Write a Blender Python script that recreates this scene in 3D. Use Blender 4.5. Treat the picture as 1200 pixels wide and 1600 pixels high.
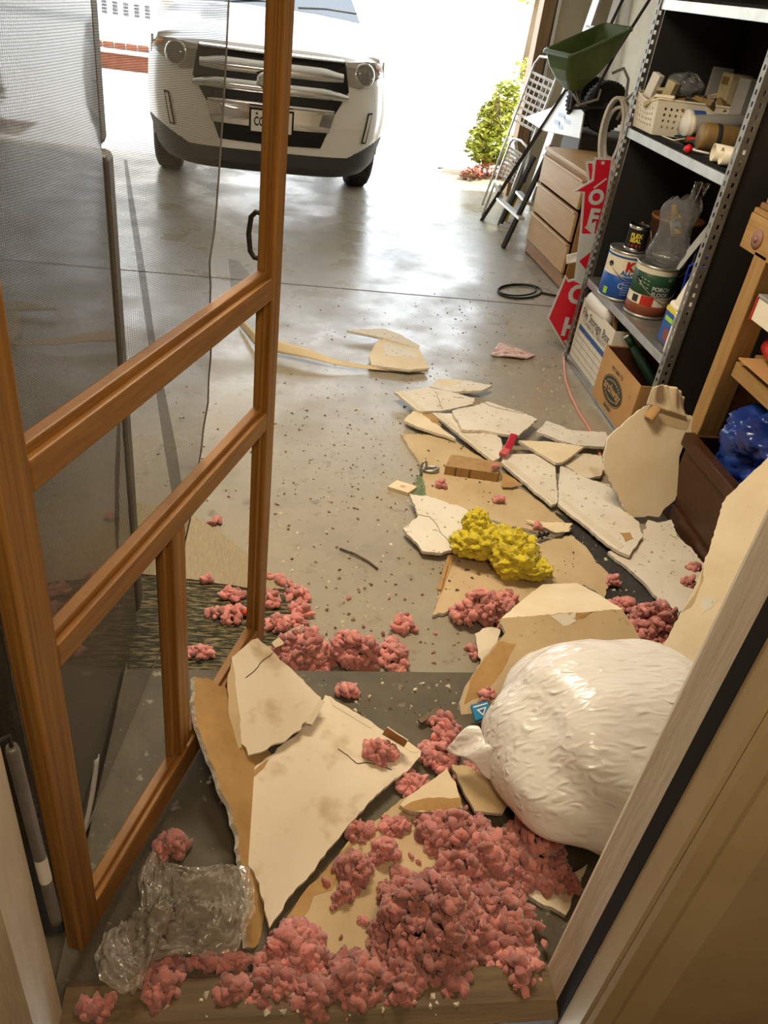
import bpy, bmesh, math, random
import numpy as np
from mathutils import Vector, Matrix, noise
from math import sin, cos, pi, radians, sqrt, atan2

for o in list(bpy.data.objects): bpy.data.objects.remove(o)
SC = bpy.context.scene; COL = SC.collection

# ------------------------------------------------------------------ camera
H = 1.65
YAW, PIT, ROL, F = 0.186616337, 0.594765957, 0.147280163, 1226.0
WV = np.array([sin(YAW)*cos(PIT), cos(YAW)*cos(PIT), -sin(PIT)])
_r = np.array([cos(YAW), -sin(YAW), 0.0]); _u = np.cross(_r, WV)
RV = cos(ROL)*_r + sin(ROL)*_u; UV = -sin(ROL)*_r + cos(ROL)*_u
CP = np.array([0.0, 0.0, H])
cd = bpy.data.cameras.new('camera'); cam = bpy.data.objects.new('camera', cd); COL.objects.link(cam)
cd.sensor_fit = 'VERTICAL'; cd.sensor_height = 36.0; cd.lens = F/1600*36.0; cd.clip_start = .02; cd.clip_end = 400
cam.matrix_world = Matrix(((RV[0], UV[0], -WV[0], 0), (RV[1], UV[1], -WV[1], 0), (RV[2], UV[2], -WV[2], H), (0, 0, 0, 1)))
SC.camera = cam

# ------------------------------------------------------------------ world, lights, exposure
SC.view_settings.view_transform = 'Standard'; SC.view_settings.look = 'None'
SC.view_settings.gamma = 1.0; SC.view_settings.use_curve_mapping = False
SC.view_settings.exposure = 1.75
SC.cycles.use_denoising = True
SC.cycles.max_bounces = 10; SC.cycles.diffuse_bounces = 6; SC.cycles.transparent_max_bounces = 16
SC.cycles.caustics_reflective = False; SC.cycles.caustics_refractive = False
SC.cycles.sample_clamp_indirect = 6.0
wd = bpy.data.worlds.new('sky'); SC.world = wd; wd.use_nodes = True
bg = wd.node_tree.nodes['Background']; bg.inputs[0].default_value = (.84, .92, 1.0, 1); bg.inputs[1].default_value = 1.95

def lamp(name, kind, loc, energy, color, rot=None, size=1.0, size_y=None, aim=None):
    l = bpy.data.lights.new(name, kind); o = bpy.data.objects.new(name, l); COL.objects.link(o)
    l.energy = energy; l.color = color; o.location = loc
    if kind == 'AREA':
        l.size = size
        if size_y: l.shape = 'RECTANGLE'; l.size_y = size_y
    if aim is not None: o.rotation_euler = (Vector(aim)-Vector(loc)).to_track_quat('-Z', 'Y').to_euler()
    elif rot: o.rotation_euler = rot
    return o
sun = lamp('sun', 'SUN', (20, 10, 30), 3.2, (1, .96, .9), aim=(20-20*.62, 10-3.0, 30-30*.8)); sun.data.angle = radians(.6)
lamp('hall_lamp', 'AREA', (.2, -.25, 2.42), 6.0, (1, .77, .50), size=.45, aim=(.25, .6, 0))
# daylight entering the wide opening: a portal only guides the sampling of the sky
po = lamp('opening_portal', 'AREA', (-.2, 8.0, 1.15), 1, (1, 1, 1), size=4.9, size_y=2.3, aim=(-.2, 0, 1.15)); po.data.cycles.is_portal = True
lamp('garage_fill_light', 'AREA', (.1, 2.5, 2.52), 20, (1, .84, .62), size=1.2, size_y=.25, aim=(.1, 2.5, 0))  # unseen fill light added overhead to lift the dark areas; no fixture modelled

# ------------------------------------------------------------------ pixel helpers
def ray(x, y): return RV*(x-600)/F - UV*(y-800)/F + WV
def pz(x, y, z=0.0): d = ray(x, y); return CP + d*((z-H)/d[2])
def px_(x, y, X): d = ray(x, y); return CP + d*(X/d[0])
def py_(x, y, Y): d = ray(x, y); return CP + d*(Y/d[1])
def pplane(x, y, P, n): d = ray(x, y); return CP + d*(np.dot(P-CP, n)/np.dot(d, n))

# ------------------------------------------------------------------ materials
def mat(name, col, rough=.6, col2=None, scale=8.0, metal=0.0, spec=.4, bump=0.0, bscale=60.0, stretch=None, detail=6.0, ramp=(.35, .65),
        trans=0.0, alpha=1.0, rough2=None, island=0.0, col3=None, scale3=40.0, ramp3=(.6, .68), sheen=0.0, sss=0.0, emit=None, coat=0.0, ior=1.45, dist=0.01):
    m = bpy.data.materials.new(name); m.use_nodes = True; nt = m.node_tree; N = nt.nodes; L = nt.links
    b = N['Principled BSDF']
    b.inputs['Base Color'].default_value = (*col, 1); b.inputs['Roughness'].default_value = rough
    b.inputs['Metallic'].default_value = metal; b.inputs['Specular IOR Level'].default_value = spec
    b.inputs['Transmission Weight'].default_value = trans; b.inputs['Alpha'].default_value = alpha; b.inputs['IOR'].default_value = ior
    if sheen: b.inputs['Sheen Weight'].default_value = sheen
    if coat: b.inputs['Coat Weight'].default_value = coat
    if sss: b.inputs['Subsurface Weight'].default_value = sss; b.inputs['Subsurface Radius'].default_value = (.02, .01, .01)
    tc = N.new('ShaderNodeTexCoord'); vec = tc.outputs['Object']
    if stretch:
        mp = N.new('ShaderNodeMapping'); mp.inputs['Scale'].default_value = stretch; L.new(vec, mp.inputs['Vector']); vec = mp.outputs['Vector']
    def nz(sc, det=detail, r=.6, d=0.0):
        n = N.new('ShaderNodeTexNoise'); n.inputs['Scale'].default_value = sc; n.inputs['Detail'].default_value = det; n.inputs['Roughness'].default_value = r
        n.inputs['Distortion'].default_value = d; L.new(vec, n.inputs['Vector']); return n
    def rmp(src, a, bb):
        r = N.new('ShaderNodeMapRange'); r.inputs[1].default_value = a; r.inputs[2].default_value = bb; L.new(src, r.inputs[0]); return r.outputs[0]
    cur = None
    if col2 is not None:
        f = rmp(nz(scale).outputs['Fac'], *ramp)
        mx = N.new('ShaderNodeMix'); mx.data_type = 'RGBA'; mx.inputs[6].default_value = (*col, 1); mx.inputs[7].default_value = (*col2, 1)
        L.new(f, mx.inputs[0]); cur = mx.outputs[2]
        if rough2 is not None:
            mr = N.new('ShaderNodeMix'); mr.inputs[2].default_value = rough; mr.inputs[3].default_value = rough2; L.new(f, mr.inputs[0]); L.new(mr.outputs[0], b.inputs['Roughness'])
    if col3 is not None:
        f = rmp(nz(scale3, 3).outputs['Fac'], *ramp3)
        mx = N.new('ShaderNodeMix'); mx.data_type = 'RGBA'; mx.inputs[6].default_value = (*col, 1); mx.inputs[7].default_value = (*col3, 1)
        if cur: L.new(cur, mx.inputs[6])
        L.new(f, mx.inputs[0]); cur = mx.outputs[2]
    if island:
        g = N.new('ShaderNodeNewGeometry'); h = N.new('ShaderNodeHueSaturation')
        v = rmp(g.outputs['Random Per Island'], 0, 1); r = v.node; r.inputs[3].default_value = 1-island; r.inputs[4].default_value = 1+island
        L.new(v, h.inputs['Value']); h.inputs['Color'].default_value = (*col, 1)
        if cur: L.new(cur, h.inputs['Color'])
        cur = h.outputs[0]
    if cur: L.new(cur, b.inputs['Base Color'])
    if bump:
        bp = N.new('ShaderNodeBump'); bp.inputs['Strength'].default_value = bump; bp.inputs['Distance'].default_value = dist
        L.new(nz(bscale, 4).outputs['Fac'], bp.inputs['Height']); L.new(bp.outputs[0], b.inputs['Normal'])
    if emit: b.inputs['Emission Color'].default_value = (*col, 1); b.inputs['Emission Strength'].default_value = emit
    return m
def wood(name, c1, c2, stretch, scale=6.0, rough=.5, coat=0.0):
    return mat(name, c1, rough, c2, scale, stretch=stretch, detail=5, ramp=(.3, .7), bump=.15, bscale=scale*2, coat=coat)
def film(name, tint, opac, rough=.15, bump=.6, bscale=25):
    """thin clear or milky plastic film: see-through mixed with a glossy and a diffuse skin"""
    m = bpy.data.materials.new(name); m.use_nodes = True; nt = m.node_tree; N = nt.nodes; L = nt.links
    for n in list(N): N.remove(n)
    out = N.new('ShaderNodeOutputMaterial'); t = N.new('ShaderNodeBsdfTransparent'); t.inputs[0].default_value = (*[.5+.5*c for c in tint], 1)
    b = N.new('ShaderNodeBsdfPrincipled'); b.inputs['Base Color'].default_value = (*tint, 1); b.inputs['Roughness'].default_value = rough; b.inputs['Specular IOR Level'].default_value = .8
    tc = N.new('ShaderNodeTexCoord'); n = N.new('ShaderNodeTexNoise'); n.noise_type = 'RIDGED_MULTIFRACTAL'; n.inputs['Scale'].default_value = bscale; n.inputs['Detail'].default_value = 2; n.inputs['Distortion'].default_value = .5
    mp = N.new('ShaderNodeMapping'); mp.inputs['Rotation'].default_value = (0, 0, .5); mp.inputs['Scale'].default_value = (1, 1.9, 1.5); L.new(tc.outputs['Object'], mp.inputs['Vector']); L.new(mp.outputs[0], n.inputs['Vector']); bp = N.new('ShaderNodeBump'); bp.inputs['Strength'].default_value = bump; bp.inputs['Distance'].default_value = .01
    L.new(n.outputs['Fac'], bp.inputs['Height']); L.new(bp.outputs[0], b.inputs['Normal'])
    g = N.new('ShaderNodeBsdfGlossy'); g.inputs['Roughness'].default_value = rough; L.new(bp.outputs[0], g.inputs['Normal'])
    lw = N.new('ShaderNodeLayerWeight'); lw.inputs[0].default_value = .33; L.new(bp.outputs[0], lw.inputs['Normal'])
    m1 = N.new('ShaderNodeMixShader'); m1.inputs[0].default_value = opac; L.new(t.outputs[0], m1.inputs[1]); L.new(b.outputs[0], m1.inputs[2])
    m2 = N.new('ShaderNodeMixShader'); L.new(lw.outputs['Fresnel'], m2.inputs[0]); L.new(m1.outputs[0], m2.inputs[1]); L.new(g.outputs[0], m2.inputs[2])
    L.new(m2.outputs[0], out.inputs[0]); return m

M = {}
M['concrete'] = mat('garage_concrete', (.36, .315, .235), .20, (.265, .23, .165), 2.6, spec=.7, bump=.10, bscale=45, rough2=.46, col3=(.18, .155, .115), scale3=13, ramp3=(.60, .74), dist=.004)
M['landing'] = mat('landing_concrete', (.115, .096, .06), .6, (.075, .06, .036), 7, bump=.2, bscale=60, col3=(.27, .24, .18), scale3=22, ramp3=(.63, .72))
M['drive'] = mat('driveway_concrete', (.72, .70, .66), .7, (.62, .60, .56), 3)
M['wall'] = mat('wall_plaster', (.60, .54, .42), .8, (.52, .46, .35), 5, bump=.1, bscale=30)
M['ceil'] = mat('ceiling_board', (.62, .58, .5), .9)
M['casing'] = mat('casing_paint', (.54, .42, .24), .45, (.47, .36, .2), 6, bump=.08, bscale=30)
M['jamb'] = mat('jamb_paint', (.70, .61, .47), .5, (.60, .51, .38), 9, stretch=(6, 6, .7), bump=.25, bscale=14, col3=(.33, .24, .14), scale3=16, ramp3=(.72, .78))
M['black'] = mat('black_rubber', (.012, .011, .01), .8)
M['sill'] = wood('sill_wood', (.17, .115, .055), (.095, .063, .03), (1, 12, 12), 4, .6)
M['doorwood'] = wood('screen_door_wood', (.42, .205, .045), (.17, .07, .014), (34, 34, .6), 3.2, .42)
M['doorrail'] = wood('screen_rail_wood', (.38, .18, .042), (.22, .095, .022), (2.0, 2.0, 30), 3.2, .42)
M['gypsum'] = mat('gypsum_core', (.78, .73, .64), .9, (.62, .56, .46), 40, bump=.5, bscale=90)
M['tape'] = mat('joint_tape_paper', (.68, .61, .48), .7, (.62, .54, .40), 9)
M['crack'] = mat('crack_dust', (.10, .07, .04), .9)
M['white_board'] = mat('white_drywall_paper', (.74, .69, .59), .7, (.66, .60, .49), 5, col3=(.30, .21, .12), scale3=48, ramp3=(.63, .69), bump=.1, bscale=40)
M['cream_board'] = mat('cream_drywall_paper', (.77, .65, .45), .7, (.69, .56, .36), 6, col3=(.42, .29, .13), scale3=30, ramp3=(.70, .8), bump=.1, bscale=30)
M['tan_board'] = mat('tan_drywall_paper', (.56, .43, .25), .75, (.47, .35, .19), 5, col3=(.33, .22, .10), scale3=40, ramp3=(.66, .74), bump=.12, bscale=40)
M['brown_paper'] = mat('torn_brown_paper', (.47, .29, .11), .8, (.36, .21, .075), 8, bump=.25, bscale=40)
M['dirty_board'] = mat('dirty_white_drywall_paper', (.74, .65, .50), .7, (.68, .58, .42), 4, col3=(.40, .25, .12), scale3=9, ramp3=(.54, .78), bump=.1, bscale=40)
M['pink'] = mat('pink_glass_wool', (.66, .27, .24), .95, (.50, .18, .155), 24, island=.32, sheen=.4, bump=.45, bscale=200, sss=.25, dist=.006)
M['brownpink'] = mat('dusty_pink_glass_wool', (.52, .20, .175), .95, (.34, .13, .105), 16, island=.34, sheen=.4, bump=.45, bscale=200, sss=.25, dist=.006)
M['yellow'] = mat('yellow_glass_wool', (.88, .74, .02), .95, (.64, .50, .012), 25, sheen=.4, bump=1.0, bscale=110, dist=.01)
M['bag'] = mat('white_plastic_bag', (.84, .82, .78), .2, (.78, .70, .68), 4, spec=.7, bump=.5, bscale=26, stretch=(1.1, 3.4, 2.6), ramp=(.5, .8), dist=.008)
M['clear'] = film('clear_plastic', (.95, .87, .74), .24, .16, 1.0, 26)
M['milky'] = film('milky_plastic', (.60, .63, .66), .16, .15, .6, 20)
M['steel_dark'] = mat('dark_steel', (.045, .043, .04), .5, metal=.3)
M['steel'] = mat('galvanised_steel', (.55, .55, .52), .38, (.42, .42, .38), 12, metal=.85)
M['upright'] = mat('grey_steel_upright', (.30, .29, .265), .45, (.2, .19, .17), 10, metal=.6)
M['panel'] = mat('dark_steel_panel', (.022, .021, .02), .55)
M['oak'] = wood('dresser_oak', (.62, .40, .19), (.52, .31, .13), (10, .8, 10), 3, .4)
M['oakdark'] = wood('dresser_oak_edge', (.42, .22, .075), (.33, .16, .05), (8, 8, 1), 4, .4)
M['pine'] = wood('bench_pine', (.42, .25, .09), (.30, .165, .05), (10, 10, .8), 4, .6)
M['pine2'] = wood('bench_beam_pine', (.44, .265, .095), (.29, .16, .05), (10, .8, 10), 4, .6)
M['ply'] = wood('brown_plywood', (.30, .16, .06), (.22, .11, .04), (2, 2, 8), 3, .6)
M['darkwood'] = wood('dark_chest_wood', (.07, .028, .012), (.045, .018, .008), (2, 8, 8), 4, .35)
M['tarp'] = mat('blue_tarp', (.010, .028, .17), .25, (.014, .05, .27), 9, spec=.6, bump=.5, bscale=18, dist=.02)
M['white'] = mat('white_plastic', (.80, .79, .75), .4)
M['ivory'] = mat('ivory_plastic', (.80, .74, .60), .4)
M['paper'] = mat('white_paper', (.78, .76, .72), .8)
M['red'] = mat('red_sign_face', (.55, .012, .03), .35)
M['redp'] = mat('red_plastic', (.50, .03, .02), .4)
M['signgrey'] = mat('pale_grey_sign', (.50, .52, .52), .5)
M['green'] = mat('green_plastic', (.10, .15, .04), .32, (.07, .11, .03), 6)
M['greend'] = mat('dark_green_fabric', (.005, .03, .012), .6)
M['chrome'] = mat('chrome', (.75, .75, .76), .12, metal=1.0)
M['carpaint'] = mat('white_car_paint', (.86, .84, .81), .25, spec=.5, coat=.6)
M['cladding'] = mat('dark_grey_cladding', (.06, .06, .06), .6)
M['tyre'] = mat('tyre_rubber', (.03, .029, .027), .8, bump=.3, bscale=40)
M['grilleblack'] = mat('grille_black', (.01, .01, .01), .5)
M['glass'] = mat('dark_glass', (.03, .04, .05), .08, spec=.8)
M['lamp_glass'] = mat('headlamp_glass', (.42, .38, .34), .12, spec=.8, metal=.4)
M['amber'] = mat('amber_plastic', (.6, .22, .05), .25)
M['fridge'] = mat('pebbled_fridge_enamel', (.055, .05, .036), .25, spec=.9, bump=.5, bscale=210, dist=.004, coat=.5)
M['gasket'] = mat('fridge_door_edge', (.11, .10, .085), .5)
M['blue'] = mat('blue_label', (.015, .085, .38), .4)
M['cangreen'] = mat('green_label', (.02, .075, .035), .4)
M['canbrown'] = mat('brown_label', (.22, .06, .03), .4)
M['bucket'] = mat('brown_bucket', (.26, .10, .04), .5)
M['label_yellow'] = mat('yellow_print', (.75, .60, .05), .5)
M['label_green'] = mat('lime_print', (.35, .62, .05), .5)
M['ybottle'] = mat('amber_yellow_bottle', (.70, .40, .03), .35)
M['inkblue'] = mat('blue_ink', (.03, .10, .33), .6)
M['inkgrey'] = mat('grey_ink', (.12, .12, .13), .6)
M['inkred'] = mat('red_ink', (.5, .015, .02), .6)
M['card'] = mat('brown_cardboard', (.52, .30, .12), .8, (.47, .26, .10), 5)
M['cardink'] = mat('dark_green_ink', (.03, .05, .04), .7)
M['cardin'] = mat('cardboard_inside', (.10, .035, .02), .9)
M['filebox'] = mat('white_cardboard', (.72, .68, .58), .7)
M['can_tan'] = mat('filler_can_label', (.27, .17, .065), .5, (.2, .12, .04), 20)
M['greytube'] = mat('grey_plastic', (.30, .29, .27), .4)
M['packet'] = mat('yellowed_packet', (.52, .44, .27), .6, (.42, .34, .2), 20)
M['wire'] = mat('white_cable', (.60, .55, .48), .5)
M['cordblack'] = mat('power_cable', (.015, .015, .015), .6)
M['cordpink'] = mat('faded_pink_cord', (.62, .26, .2), .6)
M['bluewire'] = mat('blue_wire', (.01, .03, .4), .4)
M['rug'] = mat('green_striped_rug', (.035, .037, .022), .95, (.36, .28, .15), 5, stretch=(4, 26, 1), detail=5, ramp=(.47, .66), bump=.8, bscale=9)
M['rugback'] = mat('beige_rug_back', (.40, .33, .21), .95, (.30, .24, .15), 9, stretch=(40, 3, 1), bump=.6, bscale=4)
M['mat'] = mat('black_ribbed_mat', (.03, .028, .025), .7, (.05, .045, .04), 20, bump=.9, bscale=60)
M['brick'] = mat('red_brick', (.28, .10, .05), .9, (.20, .07, .04), 9)
M['housewhite'] = mat('white_siding', (.80, .78, .72), .8)
M['leaf'] = mat('leaf_green', (.27, .32, .03), .6, (.42, .40, .06), 3, island=.35)
M['leafred'] = mat('leaf_reddish', (.22, .13, .05), .7, (.4, .08, .05), 9, island=.4)
M['stem'] = mat('woody_stem', (.12, .08, .04), .8)
M['soil'] = mat('soil', (.20, .15, .10), .95, (.3, .24, .16), 12)
M['alu'] = mat('brushed_aluminium', (.70, .70, .68), .35, metal=.9)
M['browntrim'] = wood('brown_painted_trim', (.30, .19, .10), (.24, .15, .08), (6, 6, .8), 4, .5)
M['gold'] = mat('spray_gold_lid', (.5, .3, .08), .4)
M['crumb'] = mat('gypsum_crumb', (.66, .58, .46), .9, island=.25)
M['dirt'] = mat('brown_bits', (.16, .10, .055), .9, island=.5)
M['key'] = mat('old_steel', (.38, .37, .34), .35, metal=.9)
M['stain'] = mat('green_paint_stain', (.10, .16, .07), .7, (.2, .22, .13), 20)

def crinkle(m, scale, stretch, strength, dist, rotz=.6):
    nt = m.node_tree; N = nt.nodes; L = nt.links; b = N['Principled BSDF']; tc = N.new('ShaderNodeTexCoord'); mp = N.new('ShaderNodeMapping'); mp.inputs['Scale'].default_value = stretch; mp.inputs['Rotation'].default_value = (.5, .35, rotz)
    L.new(tc.outputs['Object'], mp.inputs['Vector']); n = N.new('ShaderNodeTexNoise'); n.noise_type = 'RIDGED_MULTIFRACTAL'; n.inputs['Scale'].default_value = scale; n.inputs['Detail'].default_value = 3; n.inputs['Distortion'].default_value = .4
    L.new(mp.outputs[0], n.inputs['Vector']); bp = N.new('ShaderNodeBump'); bp.inputs['Strength'].default_value = strength; bp.inputs['Distance'].default_value = dist; L.new(n.outputs['Fac'], bp.inputs['Height']); L.new(bp.outputs[0], b.inputs['Normal'])
crinkle(M['bag'], 19, (1.0, 3.0, 2.4), .95, .007)
crinkle(M['tarp'], 9, (1, 1.4, 1), .5, .012)
# screen: woven wire, open between the wires
def screen_mat():
    m = bpy.data.materials.new('insect_screen_weave'); m.use_nodes = True; nt = m.node_tree; N = nt.nodes; L = nt.links
    for n in list(N): N.remove(n)
    out = N.new('ShaderNodeOutputMaterial'); t = N.new('ShaderNodeBsdfTransparent')
    b = N.new('ShaderNodeBsdfPrincipled'); b.inputs['Base Color'].default_value = (.10, .092, .078, 1); b.inputs['Roughness'].default_value = .45; b.inputs['Metallic'].default_value = .35
    tr = N.new('ShaderNodeBsdfTranslucent'); tr.inputs[0].default_value = (.20, .19, .14, 1)
    tc = N.new('ShaderNodeTexCoord')
    def wave(ax):
        w_ = N.new('ShaderNodeTexWave'); w_.wave_type = 'BANDS'; w_.bands_direction = ax; w_.inputs['Scale'].default_value = 110; w_.inputs['Distortion'].default_value = .6; w_.inputs['Detail'].default_value = 1
        L.new(tc.outputs['UV'], w_.inputs['Vector']); return w_.outputs['Fac']
    a = N.new('ShaderNodeMath'); a.operation = 'MAXIMUM'; L.new(wave('X'), a.inputs[0]); L.new(wave('Y'), a.inputs[1])
    r = N.new('ShaderNodeMapRange'); r.inputs[1].default_value = .35; r.inputs[2].default_value = .95; r.inputs[3].default_value = .10; r.inputs[4].default_value = .62; L.new(a.outputs[0], r.inputs[0])
    n = N.new('ShaderNodeTexNoise'); n.inputs['Scale'].default_value = 3.0; n.inputs['Detail'].default_value = 3; L.new(tc.outputs['UV'], n.inputs['Vector'])
    r2 = N.new('ShaderNodeMapRange'); r2.inputs[1].default_value = .35; r2.inputs[2].default_value = .75; r2.inputs[3].default_value = -.06; r2.inputs[4].default_value = .10; L.new(n.outputs['Fac'], r2.inputs[0])
    s = N.new('ShaderNodeMath'); s.operation = 'ADD'; s.use_clamp = True; L.new(r.outputs[0], s.inputs[0]); L.new(r2.outputs[0], s.inputs[1])
    m0 = N.new('ShaderNodeMixShader'); m0.inputs[0].default_value = .3; L.new(b.outputs[0], m0.inputs[1]); L.new(tr.outputs[0], m0.inputs[2])
    m1 = N.new('ShaderNodeMixShader'); L.new(s.outputs[0], m1.inputs[0]); L.new(t.outputs[0], m1.inputs[1]); L.new(m0.outputs[0], m1.inputs[2])
    L.new(m1.outputs[0], out.inputs[0]); return m
M['screen'] = screen_mat()

# ------------------------------------------------------------------ mesh builder
class MB:
    def __init__(s): s.v = []; s.f = []; s.m = []; s.sm = []
    def quadpts(s, pts, m=0, smooth=False):
        i = len(s.v); s.v += [tuple(map(float, p)) for p in pts]; s.f.append(tuple(range(i, i+len(pts)))); s.m.append(m); s.sm.append(smooth)
    def raw(s, V, Fc, m=0, smooth=False):
        i = len(s.v); s.v += [tuple(map(float, p)) for p in V]
        for f in Fc: s.f.append(tuple(i+k for k in f)); s.m.append(m); s.sm.append(smooth)
    def box(s, c, size, R=None, m=0, bev=0.0):
        hx, hy, hz = [q/2 for q in size]; V = []
        b = min(bev, hx*.9, hy*.9, hz*.9)
        if b <= 0:
            V = [(x, y, z) for z in (-hz, hz) for y in (-hy, hy) for x in (-hx, hx)]
            Fc = [(0, 2, 3, 1), (4, 5, 7, 6), (0, 1, 5, 4), (2, 6, 7, 3), (0, 4, 6, 2), (1, 3, 7, 5)]
        else:
            bm = bmesh.new(); bmesh.ops.create_cube(bm, size=1)
            for v in bm.verts: v.co = Vector((v.co.x*2*hx, v.co.y*2*hy, v.co.z*2*hz))
            bmesh.ops.bevel(bm, geom=bm.edges[:], offset=b, segments=2, affect='EDGES', profile=.5)
            bm.verts.index_update(); V = [tuple(v.co) for v in bm.verts]; Fc = [tuple(v.index for v in f.verts) for f in bm.faces]; bm.free()
        if R is not None: V = [tuple(R @ Vector(p)) for p in V]
        V = [(p[0]+c[0], p[1]+c[1], p[2]+c[2]) for p in V]; s.raw(V, Fc, m)
    def bar(s, p0, p1, w, t, up=(0, 0, 1), m=0, bev=0.0):
        p0 = Vector(p0); p1 = Vector(p1); d = p1-p0; l = d.length; d.normalize(); u = Vector(up); x = u.cross(d)
        if x.length < 1e-4: x = Vector((1, 0, 0)).cross(d)
        x.normalize(); y = d.cross(x); R = Matrix((x, y, d)).transposed(); s.box((p0+p1)/2, (w, t, l), R, m, bev)
    def tube(s, path, r, n=8, m=0, closed=False, caps=True):
        P = [Vector(p) for p in path]; k = len(P); rs = r if isinstance(r, (list, tuple)) else [r]*k
        V = []; prev = None
        for i in range(k):
            a = P[(i-1) % k] if (closed or i > 0) else P[i]; b = P[(i+1) % k] if (closed or i < k-1) else P[i]
            d = (b-a); d = d.normalized() if d.length > 1e-9 else Vector((0, 0, 1))
            if prev is None: x = d.orthogonal().normalized()
            else:
                x = prev - d*prev.dot(d); x = x.normalized() if x.length > 1e-6 else d.orthogonal().normalized()
            prev = x; y = d.cross(x)
            for j in range(n): t = 2*pi*j/n; V.append(P[i]+(x*cos(t)+y*sin(t))*rs[i])
        Fc = []
        for i in range(k if closed else k-1):
            for j in range(n): a = i*n+j; b = i*n+(j+1) % n; c = ((i+1) % k)*n+(j+1) % n; d = ((i+1) % k)*n+j; Fc.append((a, b, c, d))
        s.raw(V, Fc, m, True)
        if caps and not closed:
            i0 = len(s.v)-len(V)
            s.f.append(tuple(i0+j for j in reversed(range(n)))); s.m.append(m); s.sm.append(False)
            s.f.append(tuple(i0+(k-1)*n+j for j in range(n))); s.m.append(m); s.sm.append(False)
    def lathe(s, prof, p0=(0, 0, 0), axis=(0, 0, 1), n=28, mats=None, m=0, smooth=True):
        """prof: (radius, height) along axis; mats: material per ring"""
        ax = Vector(axis).normalized(); x = ax.orthogonal().normalized(); y = ax.cross(x); p0 = Vector(p0); V = []
        for r, h in prof:
            for j in range(n): t = 2*pi*j/n; V.append(p0+ax*h+(x*cos(t)+y*sin(t))*max(r, 1e-5))
        i0 = len(s.v); s.v += [tuple(p) for p in V]
        for i in range(len(prof)-1):
            for j in range(n):
                s.f.append((i0+i*n+j, i0+i*n+(j+1) % n, i0+(i+1)*n+(j+1) % n, i0+(i+1)*n+j)); s.m.append(mats[i] if mats else m); s.sm.append(smooth)
    def grid(s, fn, nu, nv, m=0, smooth=True, mfn=None, wrap=False):
        V = [fn(i/nu, j/nv) for j in range(nv+1) for i in range(nu+1)]; Fc = []; i0 = len(s.v); s.v += [tuple(map(float, p)) for p in V]
        for j in range(nv):
            for i in range(nu):
                a = j*(nu+1)+i; s.f.append((i0+a, i0+a+1, i0+a+nu+2, i0+a+nu+1)); s.m.append(mfn((i+.5)/nu, (j+.5)/nv) if mfn else m); s.sm.append(smooth)
    def prism(s, poly, off, m=0, ms=None, mb=None):
        """poly: 3-D outline; off: vector to the other face"""
        P = [Vector(p) for p in poly]; o = Vector(off); k = len(P); i0 = len(s.v); s.v += [tuple(p) for p in P]+[tuple(p+o) for p in P]
        s.f.append(tuple(range(i0, i0+k))); s.m.append(m); s.sm.append(False)
        s.f.append(tuple(i0+k+j for j in reversed(range(k)))); s.m.append(m if mb is None else mb); s.sm.append(False)
        for j in range(k): s.f.append((i0+j, i0+k+j, i0+k+(j+1) % k, i0+(j+1) % k)); s.m.append(m if ms is None else ms); s.sm.append(False)

def build(name, mb, mats, parent=None, origin=None, tri=False, solid=0.0, sub=0, weld=False):
    """link the builder's faces as ONE mesh; origin (world) is taken off the vertices"""
    me = bpy.data.meshes.new(name); o3 = np.array(origin if origin is not None else (0, 0, 0), float)
    V = np.array(mb.v, float)-o3; me.from_pydata(V.tolist(), [], mb.f)
    me.polygons.foreach_set('material_index', mb.m); me.polygons.foreach_set('use_smooth', mb.sm)
    for x in (mats if isinstance(mats, (list, tuple)) else [mats]): me.materials.append(M[x] if isinstance(x, str) else x)
    bm = bmesh.new(); bm.from_mesh(me)
    if weld: bmesh.ops.remove_doubles(bm, verts=bm.verts[:], dist=1e-4)
    if tri:
        big = [f for f in bm.faces if len(f.verts) > 4]
        if big: bmesh.ops.triangulate(bm, faces=big)
    bmesh.ops.recalc_face_normals(bm, faces=bm.faces[:]); bm.to_mesh(me); bm.free()
    o = bpy.data.objects.new(name, me); COL.objects.link(o)
    if parent is not None: o.parent = parent
    elif origin is not None: o.location = o3
    if solid: sd = o.modifiers.new('thickness', 'SOLIDIFY'); sd.thickness = solid; sd.offset = 0
    if sub: ss = o.modifiers.new('smooth', 'SUBSURF'); ss.levels = sub; ss.render_levels = sub
    return o
def tag(o, label, cat, group=None, kind=None):
    o['label'] = label; o['category'] = cat
    if group: o['group'] = group
    if kind: o['kind'] = kind
    return o
def thing(name, label, cat, loc=(0, 0, 0), rotz=0.0, group=None):
    o = bpy.data.objects.new(name, None); o.empty_display_size = .1; COL.objects.link(o); o.location = [float(q) for q in loc]; o.rotation_euler = (0, 0, rotz)
    return tag(o, label, cat, group)
def struct(name, mb, mats, **k):
    o = build(name, mb, mats, **k)
    if o.parent is None: o['kind'] = 'structure'
    return o
def text2d(s, size, bold=0.0):
    """flat letters as triangles in 2-D"""
    c = bpy.data.curves.new('t', 'FONT'); c.body = s; c.size = size; c.align_x = 'CENTER'; c.align_y = 'CENTER'; c.offset = bold; c.resolution_u = 3
    o = bpy.data.objects.new('t', c); COL.objects.link(o); dg = bpy.context.evaluated_depsgraph_get(); dg.update()
    me = bpy.data.meshes.new_from_object(o.evaluated_get(dg)); V = [tuple(v.co) for v in me.vertices]; Fc = [tuple(p.vertices) for p in me.polygons]
    bpy.data.objects.remove(o); bpy.data.meshes.remove(me); bpy.data.curves.remove(c); return V, Fc
def letters(mb, s, size, fn, m=0, bold=0.0):
    V, Fc = text2d(s, size, bold); mb.raw([fn(p[0], p[1]) for p in V], Fc, m)
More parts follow.
